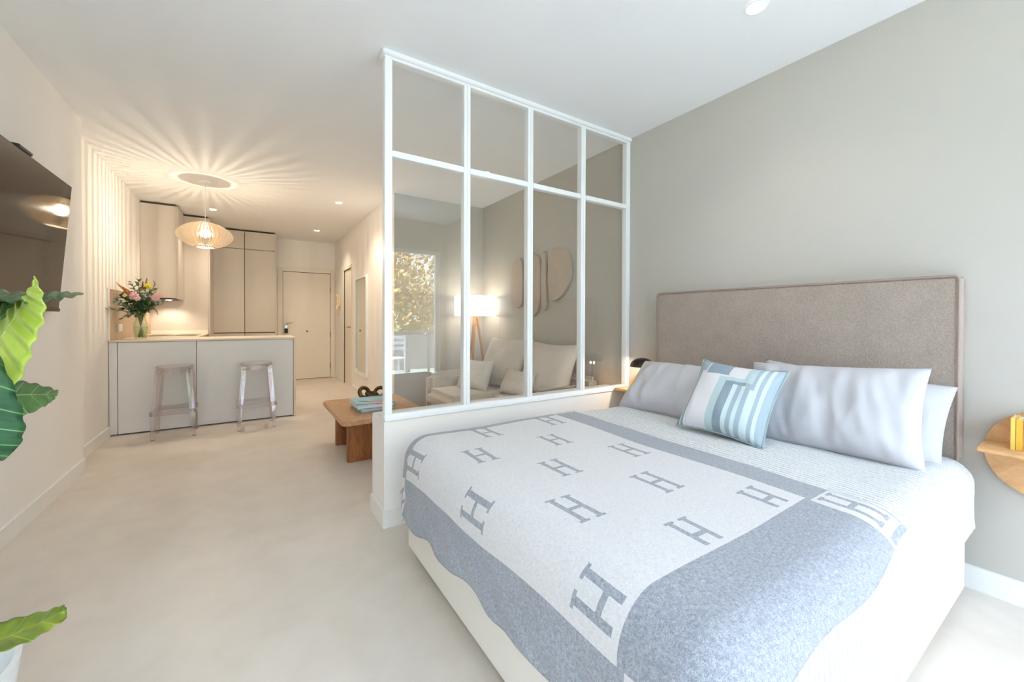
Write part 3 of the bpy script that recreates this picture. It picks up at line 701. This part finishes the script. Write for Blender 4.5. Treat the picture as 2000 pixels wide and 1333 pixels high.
def spray(end, m, n, L, w_, start=None):
    st = start or neck+Vector((0, 0, .02)); mb = MB(); end = Vector(end); mid = (st+end)/2 + Vector((0, 0, .03))
    pts = [st*(1-s)**2 + mid*2*s*(1-s) + end*s*s for s in [i/8 for i in range(9)]]
    mb.tube(pts, .0018, 4)
    for i in range(n):
        s = .25+.75*i/(n-1); p = st*(1-s)**2 + mid*2*s*(1-s) + end*s*s
        d = (end-st).normalized()*.5 + rv()*.9
        leafquad(mb, p, d, Vector((0, 0, 1))+rv()*.6, L*R.uniform(.8, 1.2), w_*R.uniform(.8, 1.2))
    mb.build('leaf_spray', m, bq)
def fp(x, y, dy=0): return at(x, y, 'Y', VY+dy)
for x, y, dy in ((228, 588, -.14), (214, 606, -.28), (238, 598, -.12), (240, 622, -.10)): spray(fp(x, y, dy), M_L2, 12, .042, .014)
for x, y, dy in ((318, 588, .0), (336, 586, .03)): spray(fp(x, y, dy), M_L2, 9, .035, .013)
for x, y, dy in ((234, 578, -.1), (255, 590, -.08), (270, 602, -.09), (290, 604, -.09), (300, 595, -.06), (245, 602, -.05), (262, 582, -.09), (285, 590, -.1), (275, 585, .08), (250, 585, .08), (300, 580, .08)): spray(fp(x, y, dy), M_L1, 13, .06, .015)
for x, y, dy in ((258, 556, 0), (271, 552, .02), (300, 560, 0), (286, 562, -.04), (262, 566, -.05), (292, 574, -.07), (278, 572, .05)): spray(fp(x, y, dy), M_L2, 12, .045, .016)
for x, y, dy in ((258, 552, .0), (270, 550, .03), (302, 558, .01), (305, 568, 0)): spray(fp(x, y, dy), M_L3, 7, .05, .010)
def blossom(c, r, m, n=26, name='blossom'):
    mb = MB()
    for i in range(n):
        z = 1-2*(i+.5)/n; a = i*2.39996; d = Vector((sqrt(1-z*z)*cos(a), sqrt(1-z*z)*sin(a), z))
        s_ = d.orthogonal().normalized(); w_ = d.cross(s_); p = c+d*r*.45
        mb.add([p+s_*r*.34, p+w_*r*.34, p-s_*r*.34, p-w_*r*.34, c+d*r*R.uniform(.85, 1.05)], [(0, 1, 4), (1, 2, 4), (2, 3, 4), (3, 0, 4), (3, 2, 1, 0)])
    mb.build(name, m, bq)
for x, y, dy, r in ((263, 576, -.10, .042), (268, 583, -.12, .035), (304, 582, -.06, .046), (258, 582, -.07, .032), (311, 578, -.03, .035)): blossom(fp(x, y, dy), r, M_PINK)
for x, y, dy, r in ((288, 558, -.05, .032), (292, 562, -.03, .026)): blossom(fp(x, y, dy), r, M_YEL)
def plume(a, b, m, r=.016, n=50):
    mb = MB(); a, b = Vector(a), Vector(b)
    mb.tube([a, b], .002, 4)
    for i in range(n):
        s = i/n; p = a+(b-a)*s; d = rv().normalized(); leafquad(mb, p, d+(b-a).normalized()*.6, rv(), r*(1.2-s)*1.6, .003)
    mb.build('flower_plume', m, bq)
plume(fp(252, 576, -.05), fp(227, 552, -.12), M_ORANGE, .014, 110); plume(fp(258, 574, -.06), fp(238, 560, -.04), M_ORANGE, .013, 90)
plume(fp(284, 565, -.02), fp(287, 544, 0), M_BURG, .015); plume(fp(278, 566, 0), fp(279, 550, .02), M_BURG, .013)
c0 = [fp(292, 600, -.04), fp(300, 602, -.05), fp(306, 608, -.05), fp(309, 616, -.05)]
MB().tube(c0, [.004, .006, .006, .003], 6).build('hanging_tassel', M_BURG, bq, smooth=True)

# ------------------------------------------------------------------ corridor: mirror, intercom, sconce
t = thing('wall_mirror', 'tall white framed mirror with rounded corners on the corridor wall', 'mirror', (XC, 6.46, .3))
o1, i1 = rrect(6.09, 6.825, .305, 1.835, .06), rrect(6.13, 6.785, .345, 1.795, .045)
n = len(o1); w = MB()
vs = [(XC-.03, *p) for p in o1]+[(XC-.03, *p) for p in i1]+[(XC-.0005, *p) for p in o1]+[(XC-.012, *p) for p in i1]
fs = []
for i in range(n):
    j = (i+1) % n; fs += [(i, j, n+j, n+i), (2*n+i, i, j, 2*n+j)[::-1], (n+i, n+j, 3*n+j, 3*n+i), (2*n+i, 2*n+j, 3*n+j, 3*n+i)]
w.add(vs, fs).build('frame', M_FRAME, t)
MB().prism(rrect(6.131, 6.784, .346, 1.794, .045), 'X', XC-.016, XC-.0005).build('mirror_glass', plain('silvered_glass', (235, 235, 232), .02, 1, var=.002), t)
t = thing('intercom_phone', 'white intercom handset with curly cord on the wall by the entrance door', 'intercom', (XC, 8.30, 1.45))
M_ICOM = plain('ivory_plastic', (232, 216, 190), .45)
box(XC-.035, XC-.0005, 8.19, 8.36, 1.41, 1.63).build('base_plate', M_ICOM, t, bevel=.01, seg=3)
w = MB(); w.prism([(XC-.036, 1.645), (XC-.075, 1.65), (XC-.085, 1.60), (XC-.062, 1.575), (XC-.062, 1.44), (XC-.085, 1.41), (XC-.075, 1.355), (XC-.036, 1.36)], 'Y', 8.20, 8.255)
w.build('handset', M_ICOM, t, bevel=.008, seg=3)
MB().tube([(XC-.045+.008*cos(k*.9), 8.225+.008*sin(k*.9)+.0, 1.36-.13*min(1, k/45)+.20*max(0, (k-45)/45)*.3) for k in range(91)], .0025, 5).build('curly_cord', M_ICOM, t, smooth=True)
t = thing('wall_sconce', 'small lit wall sconce beside the first post of the glass partition', 'lamp', (XC, 5.24, 1.93))
box(XC-.02, XC-.0005, 5.20, 5.28, 1.93, 2.05).build('back_plate', M_FRAME, t, bevel=.003)
MB().lathe((XC-.055, 5.24, 1.92), [(.028, 0), (.032, .005), (.032, .135), (.028, .14)], 20).build('shade', emit('sconce_glow', (1, .8, .5), 5), t, smooth=True)
lamp('bulb_light', 'POINT', (XC-.12, 5.24, 1.99), P_SCONCE, WARM, t, .04)

# ------------------------------------------------------------------ living corner
ct = thing('coffee_table', 'low wooden coffee table with slab legs beyond the partition', 'table', (.95, 3.83, 0))
MB().prism(rrect(.600, 1.33, 3.32, 4.32, .06, 6), 'Z', .335, .372).build('table_top', M_TTOP, ct, bevel=.008, seg=3)
for y in (3.47, 4.00): MB().prism(rrect(.672, 1.25, y, y+.07, .03, 6), 'Z', 0, .3345).build('slab_leg', M_WALNUT, ct)
tz = .3725
def flatbook(x0, x1, y0, y1, z0, h, rz, c, label):
    cx_, cy_ = (x0+x1)/2, (y0+y1)/2
    t = thing('coffee_table_book', label, 'book', (cx_, cy_, z0), 'books on the coffee table')
    w = MB(); w.box(x0, x1, y0, y1, z0, z0+.004); w.box(x0, x1, y0, y1, z0+h-.004, z0+h); w.box(x1-.004, x1, y0, y1, z0+.004, z0+h-.004)
    if c: w.build('cover', c, t)
    box(x0+.006, x1-.0045, y0+.006, y1-.006, z0+.0042, z0+h-.0042).build('pages', plain('book_paper', (226, 232, 236), .8), t)
    t.rotation_euler = (0, 0, rz); return t
M_BLUE = plain('light_blue_cover', (150, 205, 226), .4, var=.02)
def artcover():
    m, nt, b = newmat('blue_cover_with_swooshes'); v = coords(nt, 'Object', (1, 1, 1), (0, 0, .5)); s_ = nt.nodes.new('ShaderNodeSeparateXYZ'); nt.links.new(v, s_.inputs[0])
    x, y = X(nt, s_.outputs[0]), X(nt, s_.outputs[1])
    wv = nt.nodes.new('ShaderNodeTexNoise'); wv.inputs['Scale'].default_value = 7; wv.inputs['Detail'].default_value = 0
    mp = nt.nodes.new('ShaderNodeMapping'); mp.inputs['Scale'].default_value = (.5, 2.2, 1); nt.links.new(v, mp.inputs[0]); nt.links.new(mp.outputs[0], wv.inputs['Vector'])
    r = ramp(nt, wv.outputs[0], [(0, lin((200, 90, 110))), (.34, lin((200, 90, 110))), (.36, lin((156, 208, 226))), (.62, lin((156, 208, 226))), (.64, lin((60, 112, 128)))])
    nt.links.new(r, b.inputs['Base Color']); b.inputs['Roughness'].default_value = .35; return m
flatbook(.80, 1.08, 3.60, 3.93, tz, .030, .04, M_BLUE, 'light blue book lying lowest on the coffee table')
flatbook(.775, 1.09, 3.575, 3.945, tz+.0305, .036, -.02, artcover(), 'light blue art book with dark swooshes on top of the other book')
kn = thing('knot_sculpture', 'dark bronze chain link sculpture on the far side of the coffee table', 'sculpture', (1.02, 4.12, tz))
M_KNOT = plain('bronze_glaze', (96, 78, 44), .22, .65, var=.25, vs=20)
def link(c, r1, r2, rot, tub):
    pts = []
    for k in range(28):
        a = 2*pi*k/28; p = Vector((r1*cos(a), r2*sin(a), 0)); p.rotate(Matrix.Rotation(rot[0], 3, 'X')); p.rotate(Matrix.Rotation(rot[1], 3, 'Y')); p.rotate(Matrix.Rotation(rot[2], 3, 'Z')); pts.append(Vector(c)+p)
    lo = min(p.z for p in pts)-tub; dz = tz-lo if lo < tz else 0
    MB().tube([p+Vector((0, 0, dz)) for p in pts], tub, 10, True).build('link', M_KNOT, kn, smooth=True)
link((.955, 4.13, tz+.075), .055, .05, (1.2, .2, .4), .019); link((1.03, 4.12, tz+.05), .055, .048, (.25, .2, .1), .019); link((1.10, 4.115, tz+.07), .052, .046, (1.1, -.3, -.6), .019)

sf = thing('sofa', 'cream linen corner sofa with chaise behind the glass partition', 'sofa', (2.1, 3.45, 0))
box(1.60, 2.64, 3.40, 4.10, .05, .25).build('chaise_base', M_SOFA, sf, bevel=.02, seg=3)
box(1.95, 2.64, 2.72, 3.395, .05, .25).build('base', M_SOFA, sf, bevel=.02, seg=3)
box(1.56, 2.548, 3.40, 4.10, .255, .445).build('seat_cushion', M_SOFA, sf, bevel=.06, seg=5)
box(1.92, 2.548, 2.72, 3.395, .255, .445).build('seat_cushion', M_SOFA, sf, bevel=.06, seg=5)
box(2.55, 2.645, 2.60, 4.26, .06, .66).build('backrest', M_SOFA, sf, bevel=.04, seg=5)
box(1.62, 2.46, 4.105, 4.26, .05, .60).build('armrest', M_SOFA, sf, bevel=.06, seg=5); box(1.95, 2.46, 2.60, 2.715, .05, .60).build('armrest', M_SOFA, sf, bevel=.06, seg=5)
for x in (1.66, 2.58):
    for y in (2.80, 4.18): MB().lathe((x if y > 4 else max(x, 2.02), y, 0), [(.018, 0), (.022, .05)], 10).build('foot', M_BLACK, sf)
G = 'linen scatter cushions on the sofa'
for args, c_, xa, ya, lab in (((.66, .60, .22), (2.36, 3.76, .70), (.25, -1, 0), (.26, .06, .55), 'large cream back cushion on the sofa below the leftmost wall panel'),
                              ((.70, .56, .22), (2.40, 3.055, .69), (0, -1, 0), (.22, 0, .55), 'large cream back cushion on the sofa below the largest wall panel'),
                              ((.42, .34, .15), (2.02, 3.80, .585), (.35, -1, 0), (.16, .05, .36), 'small cream cushion lying on the sofa chaise'),
                              ((.46, .26, .14), (2.19, 3.25, .555), (.05, -1, 0), (.12, 0, .26), 'small cream lumbar cushion in front of the back cushions')):
    o = pillow('scatter_cushion', *args, M_SOFA2, R.random()*50, pinch=.08); orient(o, c_, xa, ya); tag(o, lab, 'cushion', G)

fl = thing('floor_lamp', 'tripod floor lamp with lit white drum shade in the living corner', 'lamp', (2.40, 4.52, 0))
LX, LY = 2.40, 4.52
MB().lathe((LX, LY, 1.22), [(.257, 0), (.262, .004), (.262, .243), (.257, .247)], 48, False).build('drum_shade', emit('lamp_shade_glow', (1, .95, .90), 1.2, (.9, .9, .88)), fl, smooth=True)
for k in range(3):
    a = pi/2 + 2*pi*k/3 + .25
    MB().tube([(LX+.022*cos(a), LY+.022*sin(a), 1.20), (LX+.20*cos(a), LY+.20*sin(a), 0.004)], [.015, .012], 10).build('leg', M_LAMPWOOD, fl, smooth=True)
MB().lathe((LX, LY, 1.10), [(.03, 0), (.03, .02)], 20).build('leg_joint', M_LAMPWOOD, fl)
MB().lathe((LX, LY, 1.19), [(.035, 0), (.035, .03)], 20).build('lamp_base', M_LAMPWOOD, fl)
MB().lathe((LX, LY, 1.30), [(.004, -.04), (.03, -.02), (.03, .02), (.004, .045)], 14).build('bulb', emit('lamp_bulb', (1, .9, .75), 10), fl, smooth=True)
lamp('bulb_light', 'POINT', (LX, LY, 1.44), P_FLOORLAMP*.7, (1, .86, .66), fl, .05); lamp('bulb_light', 'POINT', (LX-.0, LY, 1.26), P_FLOORLAMP*.3, (1, .86, .66), fl, .05)

# wall panels over the sofa
M_ART = plain('beige_plaster_panel', (190, 174, 157), .8, var=.04, vs=12); M_ARTE = plain('panel_edge', (160, 142, 122), .8)
def smooth_poly(pts, it=3):
    for _ in range(it):
        q = []
        for i in range(len(pts)):
            a, b = pts[i], pts[(i+1) % len(pts)]
            q += [(a[0]*.75+b[0]*.25, a[1]*.75+b[1]*.25), (a[0]*.25+b[0]*.75, a[1]*.25+b[1]*.75)]
        pts = q
    return pts
def panel(px, lab):
    pts = [tuple(at(x, y, 'X', XR-.03)[1:]) for x, y in px]; pts = smooth_poly(pts)
    cy_ = sum(p[0] for p in pts)/len(pts); lo = min(p[1] for p in pts)
    t = thing('wall_panel', lab, 'wall decoration', (XR, cy_, lo), 'beige wall panels above the sofa')
    MB().prism(pts, 'X', XR-.034, XR-.006).build('panel', M_ART, t, bevel=.003)
    q = [(cy_+(p[0]-cy_)*.9, p[1]*.96+.04*(lo+.3)) for p in pts]
    MB().prism(q, 'X', XR-.0058, XR-.0003).build('spacer', M_ARTE, t)
panel([(1005, 506), (1017, 502), (1021, 520), (1021, 585), (1017, 600), (1004, 603), (998, 592), (998, 530)], 'narrow rounded beige wall panel, leftmost of the group')
panel([(1024, 504), (1036, 496), (1048, 497), (1056, 510), (1055, 580), (1050, 608), (1042, 619), (1033, 614), (1023, 588)], 'shield-shaped beige wall panel, second from the left')
panel([(1056.5, 491), (1066, 489), (1066.5, 560), (1066.5, 605), (1060, 608), (1056.5, 600)], 'thin beige bar panel between the two wide wall panels')
panel([(1073, 492), (1088, 484), (1106, 484), (1115, 508), (1116, 545), (1098, 578), (1080, 590), (1071, 580), (1069, 540)], 'largest beige wall panel, rightmost of the group')

# ------------------------------------------------------------------ potted plant at the left edge
pl = thing('potted_plant', 'large leafy plant with bright and dark green leaves in a white pot', 'plant', (-.665, 1.36, 0))
PX, PY = -.665, 1.36
MB().lathe((PX, PY, 0), [(.165, 0), (.175, .01), (.225, .40), (.215, .405), (.20, .36), (.17, .35)], 40).build('pot', plain('white_ceramic', (232, 232, 232), .6), pl, smooth=True)
MB().lathe((PX, PY, .345), [(.198, 0), (.01, .012)], 24).build('soil', plain('potting_soil', (70, 52, 40), .95, bs=.6, bscale=60), pl)
def leafmat(name, c1, c2, cv, nv=7):
    """blade colour with pale side veins laid out in the leaf's own length and width"""
    m, nt, b = newmat(name); uvn = nt.nodes.new('ShaderNodeUVMap'); uvn.uv_map = 'UVMap'
    sp = nt.nodes.new('ShaderNodeSeparateXYZ'); nt.links.new(uvn.outputs[0], sp.inputs[0]); u, v = X(nt, sp.outputs[0]), X(nt, sp.outputs[1])
    a = (v + (u-.5).ab()*-.22)*nv; vein = (a-a.rnd()).ab().lt(.022).mx((u-.5).ab().lt(.012))
    base = ramp(nt, tex(nt, coords(nt), 14, 3), [(.3, lin(c1)), (.7, lin(c2))])
    mx = nt.nodes.new('ShaderNodeMix'); mx.data_type = 'RGBA'; nt.links.new((vein*.75).v, mx.inputs[0]); nt.links.new(base, mx.inputs[6]); mx.inputs[7].default_value = (*lin(cv), 1)
    nt.links.new(mx.outputs[2], b.inputs['Base Color']); b.inputs['Roughness'].default_value = .38
    rip = (a*(2*pi)).sn(); bump(nt, b, rip.v, .35, .01)
    b.inputs['Subsurface Weight'].default_value = 0.0; return m
M_LIME = leafmat('lime_leaf', (140, 164, 50), (170, 190, 78), (194, 210, 116), 8); M_DARK = leafmat('deep_green_leaf', (24, 66, 38), (38, 88, 48), (120, 160, 100), 7)
M_MID = leafmat('mid_green_leaf', (48, 92, 48), (84, 112, 60), (170, 180, 120), 6); M_OLIVE = leafmat('olive_leaf', (92, 118, 30), (128, 146, 44), (176, 186, 70), 5)
def leaf(rows, mat, cup=.15, rip=.0, nvein=7, label=None, pet=None):
    """rows from stalk to tip: (left edge, middle, right edge) as world points"""
    m = len(rows); NL, NW = 40, 12
    def cr(pts, t):
        t = t*(len(pts)-1); i = min(int(t), len(pts)-2); f = t-i
        p0, p1, p2, p3 = pts[max(i-1, 0)], pts[i], pts[i+1], pts[min(i+2, len(pts)-1)]
        return .5*((2*p1)+(p2-p0)*f+(2*p0-5*p1+4*p2-p3)*f*f+(3*p1-p0-3*p2+p3)*f**3)
    L_, M_, R_ = ([r[k] for r in rows] for k in range(3)); P, UV = [], []
    for j in range(NL+1):
        t = j/NL; l, mm, r = cr(L_, t), cr(M_, t), cr(R_, t); row, ur = [], []
        for i in range(NW+1):
            s = i/NW*2-1
            p = mm*(1-abs(s)) + (l if s < 0 else r)*abs(s)
            nn_ = (r-l).cross(cr(M_, min(1, t+.02))-cr(M_, max(0, t-.02)))
            if nn_.length > 1e-9: p = p + nn_.normalized()*(rip*sin(2*pi*nvein*(t-.11*abs(s)))*min(1, abs(s)*2)*min(1, (1-t)*6, t*6))
            row.append(p); ur.append(((s+1)/2, t))
        P.append(row); UV.append(ur)
    o = MB().grid(P, UV).build('leaf', mat, pl, smooth=True, sharp=180, solid=.0012)
    if label: o['label'] = label
    if pet is not None:
        b0 = Vector((PX+pet[0], PY+pet[1], .35)); e0 = rows[0][1]; md = Vector(((b0.x*.6+e0.x*.4), (b0.y*.6+e0.y*.4), b0.z*.3+e0.z*.7))
        MB().tube([b0*(1-s)**2+md*2*s*(1-s)+e0*s*s for s in [i/14 for i in range(15)]], [.009-.005*i/14 for i in range(15)], 8).build('petiole', plain('petiole', (110, 140, 60), .45), pl, smooth=True)
    return o
def a3(x, y, Y): return at(x, y, 'Y', Y)
# bright lime leaf, tip up, its near half turned to the camera
leaf([(a3(-40, 690, 1.42), a3(-18, 690, 1.30), a3(16, 780, 1.24)), (a3(-20, 662, 1.40), a3(2, 660, 1.30), a3(32, 752, 1.24)), (a3(4, 628, 1.38), a3(20, 634, 1.30), a3(55, 708, 1.24)),
      (a3(24, 600, 1.37), a3(38, 606, 1.30), a3(66, 668, 1.245)), (a3(41, 586, 1.36), a3(50, 586, 1.30), a3(83, 632, 1.25)), (a3(52, 574, 1.33), a3(60, 570, 1.30), a3(88, 598, 1.26)),
      (a3(66, 552, 1.31), a3(70, 553, 1.30), a3(80, 566, 1.28)), (a3(67, 539, 1.30), a3(68, 540, 1.30), a3(69, 541, 1.30))], M_LIME, rip=.003, nvein=8, label='bright lime green leaf', pet=(.02, .0))
# dark leaf seen edge-on, pointing right
leaf([(a3(-60, 590, 1.20), a3(-60, 582, 1.50), a3(-60, 566, 1.70)), (a3(0, 588, 1.22), a3(0, 578, 1.50), a3(0, 567, 1.72)), (a3(50, 589, 1.28), a3(50, 581, 1.52), a3(50, 572, 1.72)), (a3(95, 588, 1.38), a3(98, 578, 1.55), a3(100, 571, 1.72)),
      (a3(130, 582, 1.46), a3(132, 575, 1.58), a3(134, 571.5, 1.68)), (a3(162, 575, 1.60), a3(163, 573.5, 1.61), a3(163, 572.5, 1.62))], M_DARK, rip=.004, pet=(-.05, .05))
# dark leaf behind the lime one, upper left
leaf([(a3(-40, 560, 1.55), a3(-50, 640, 1.5), a3(-60, 700, 1.48)), (a3(-10, 585, 1.55), a3(-12, 630, 1.5), a3(-12, 650, 1.48)), (a3(18, 592, 1.55), a3(14, 612, 1.51), a3(20, 630, 1.5)), (a3(38, 596, 1.55), a3(36, 606, 1.53), a3(32, 618, 1.52)), (a3(44, 602, 1.54), a3(44, 603, 1.54), a3(44, 605, 1.54))], M_MID, rip=.004, pet=(-.03, .06))
# dark leaf below, pointing right
leaf([(a3(-40, 735, 1.62), a3(-40, 785, 1.56), a3(-40, 860, 1.5)), (a3(5, 742, 1.62), a3(5, 775, 1.56), a3(10, 828, 1.5)), (a3(40, 745, 1.62), a3(40, 772, 1.57), a3(45, 814, 1.52)), (a3(75, 752, 1.62), a3(78, 772, 1.58), a3(84, 796, 1.55)), (a3(108, 762, 1.62), a3(108, 770, 1.6), a3(100, 785, 1.58)), (a3(112, 765, 1.61), a3(112, 768, 1.61), a3(111, 772, 1.61))], M_MID, rip=.003, pet=(.04, .06))
# big deep green leaf hanging down at the frame edge
leaf([(a3(-150, 720, 1.16), a3(-50, 660, 1.22), a3(-4, 690, 1.25)), (a3(-165, 760, 1.12), a3(-55, 740, 1.17), a3(17, 735, 1.2)), (a3(-165, 805, 1.10), a3(-58, 800, 1.14), a3(40, 792, 1.18)), (a3(-140, 850, 1.08), a3(-55, 850, 1.12), a3(48, 835, 1.16)), (a3(-100, 885, 1.08), a3(-40, 885, 1.11), a3(38, 868, 1.15)), (a3(-50, 905, 1.08), a3(-20, 902, 1.10), a3(14, 894, 1.12)), (a3(-22, 908, 1.09), a3(-20, 908, 1.09), a3(-18, 907, 1.09))], M_DARK, rip=.004, label='deep green drooping leaf', pet=(0, -.05))
# olive leaf low over the pot
leaf([(a3(-130, 1240, 1.30), a3(-130, 1275, 1.24), a3(-120, 1310, 1.2)), (a3(-60, 1228, 1.30), a3(-60, 1262, 1.24), a3(-50, 1292, 1.18)), (a3(0, 1215, 1.30), a3(0, 1250, 1.24), a3(5, 1272, 1.17)), (a3(50, 1203, 1.30), a3(52, 1228, 1.25), a3(60, 1252, 1.19)), (a3(95, 1192, 1.30), a3(96, 1208, 1.26), a3(100, 1228, 1.22)), (a3(122, 1183, 1.29), a3(126, 1194, 1.27), a3(128, 1210, 1.26)), (a3(129, 1188, 1.28), a3(130, 1196, 1.275), a3(130, 1204, 1.27))], M_OLIVE, rip=.002, label='olive green leaf hanging over the pot', pet=(.06, -.06))

# ------------------------------------------------------------------ outside: terrace and trees seen as a reflection in the panes
struct(box(-3.5, 5.5, -4.2, YW-.201, -.14, -.02).build('terrace_floor', plain('terrace_tile', (206, 204, 200), .8)), 'terrace floor outside the window')
struct(box(-60, 60, -60, -4.2, -3.2, -3.0).build('ground', plain('lawn', (120, 124, 104), .95, var=.2)), 'lawn below the terrace')
struct(box(-1.35, -1.23, -4.2, YW-.201, -.02, 2.75).build('wall_light_block', plain('light_block_grey', (120, 118, 114), .8, var=.1)), 'added unseen wall outside the window, blocking side light')  # added out of view to cut the daylight reaching the headboard wall
rl = thing('terrace_railing', 'terrace railing with a top rail, reflected in the partition glass', 'railing', (1, -4.1, -.02))
box(-3.5, 5.5, -4.14, -4.08, .86, .91).build('top_rail', plain('railing_grey', (120, 118, 112), .5), rl)
for k in range(10): box(-3.45+k*.98, -3.41+k*.98, -4.13, -4.09, -.02, .86).build('baluster_post', plain('railing_grey', (120, 118, 112), .5), rl)
box(-3.4, 5.4, -4.115, -4.105, .05, .84).build('infill_panel', plain('railing_mesh', (150, 146, 136), .7), rl)
ch = thing('terrace_chair', 'white slatted terrace chair reflected in the first pane', 'chair', (2.25, -3.0, -.02))
MW = M_FRAME
box(2.03, 2.47, -3.2, -2.78, .42, .44).build('seat', MW, ch)
for x in (2.04, 2.43):
    for y in (-3.19, -2.82): box(x, x+.03, y, y+.03, -.02, .42).build('leg', MW, ch)
for x in (2.04, 2.43): box(x, x+.03, -2.82, -2.79, .44, .86).build('back_post', MW, ch)
for z in (.60, .70, .80): box(2.07, 2.43, -2.815, -2.795, z, z+.06).build('back_slat', MW, ch)
tt = thing('terrace_table', 'small white round terrace table reflected at the left edge of the glass', 'table', (1.3, -3.1, -.02))
MB().lathe((1.3, -3.1, .69), [(.36, 0), (.36, .02)], 32).build('table_top', MW, tt); MB().lathe((1.3, -3.1, -.02), [(.2, 0), (.2, .02), (.025, .03), (.025, .71)], 20).build('pedestal', MW, tt)
def tree(label, x, y, base, hgt, rx, rz_, m, seed, n):
    t = thing('garden_tree', label, 'tree', (x, y, base), 'garden trees beyond the terrace'); r = random.Random(seed)
    MB().tube([(x, y, base), (x+.1, y, base+hgt*.4), (x-.05, y+.1, base+hgt*.8)], [.16, .11, .05], 8).build('trunk', plain('bark', (86, 70, 56), .9), t, smooth=True)
    mb = MB(); c = Vector((x, y, base+hgt*.68))
    for i in range(n):
        while True:
            d = Vector((r.uniform(-1, 1), r.uniform(-1, 1), r.uniform(-1, 1)))
            if d.length < 1 and noise.noise((d.x*2.2+seed, d.y*2.2, d.z*2.2)) > -.12: break
        p = c+Vector((d.x*rx, d.y*rx, d.z*rz_)); q = Vector((r.uniform(-1, 1), r.uniform(-1, 1), r.uniform(-1, 1))).normalized(); s_ = q.orthogonal().normalized()*.10; w_ = q.cross(s_)
        mb.add([p-s_, p+w_*.6, p+s_, p-w_*.6], [(0, 1, 2, 3)])
    o = mb.build('crown', m, t); o['kind'] = 'stuff'
M_T1 = plain('autumn_foliage', (170, 140, 88), .8, var=.35, vs=3); M_T2 = plain('green_foliage', (120, 130, 72), .8, var=.3, vs=3)
tree('autumn tree with thin brown foliage reflected in the first pane', 3.9, -9.5, -3, 8.6, 2.9, 3.0, M_T1, 3, 7500)
tree('green garden tree reflected low in the first pane', 6.2, -14.0, -3, 6.2, 2.2, 2.2, M_T2, 5, 4000)
tree('broad garden tree at the far left of the terrace view', -.8, -11.5, -3, 7.0, 2.6, 2.4, M_T2, 8, 4000)
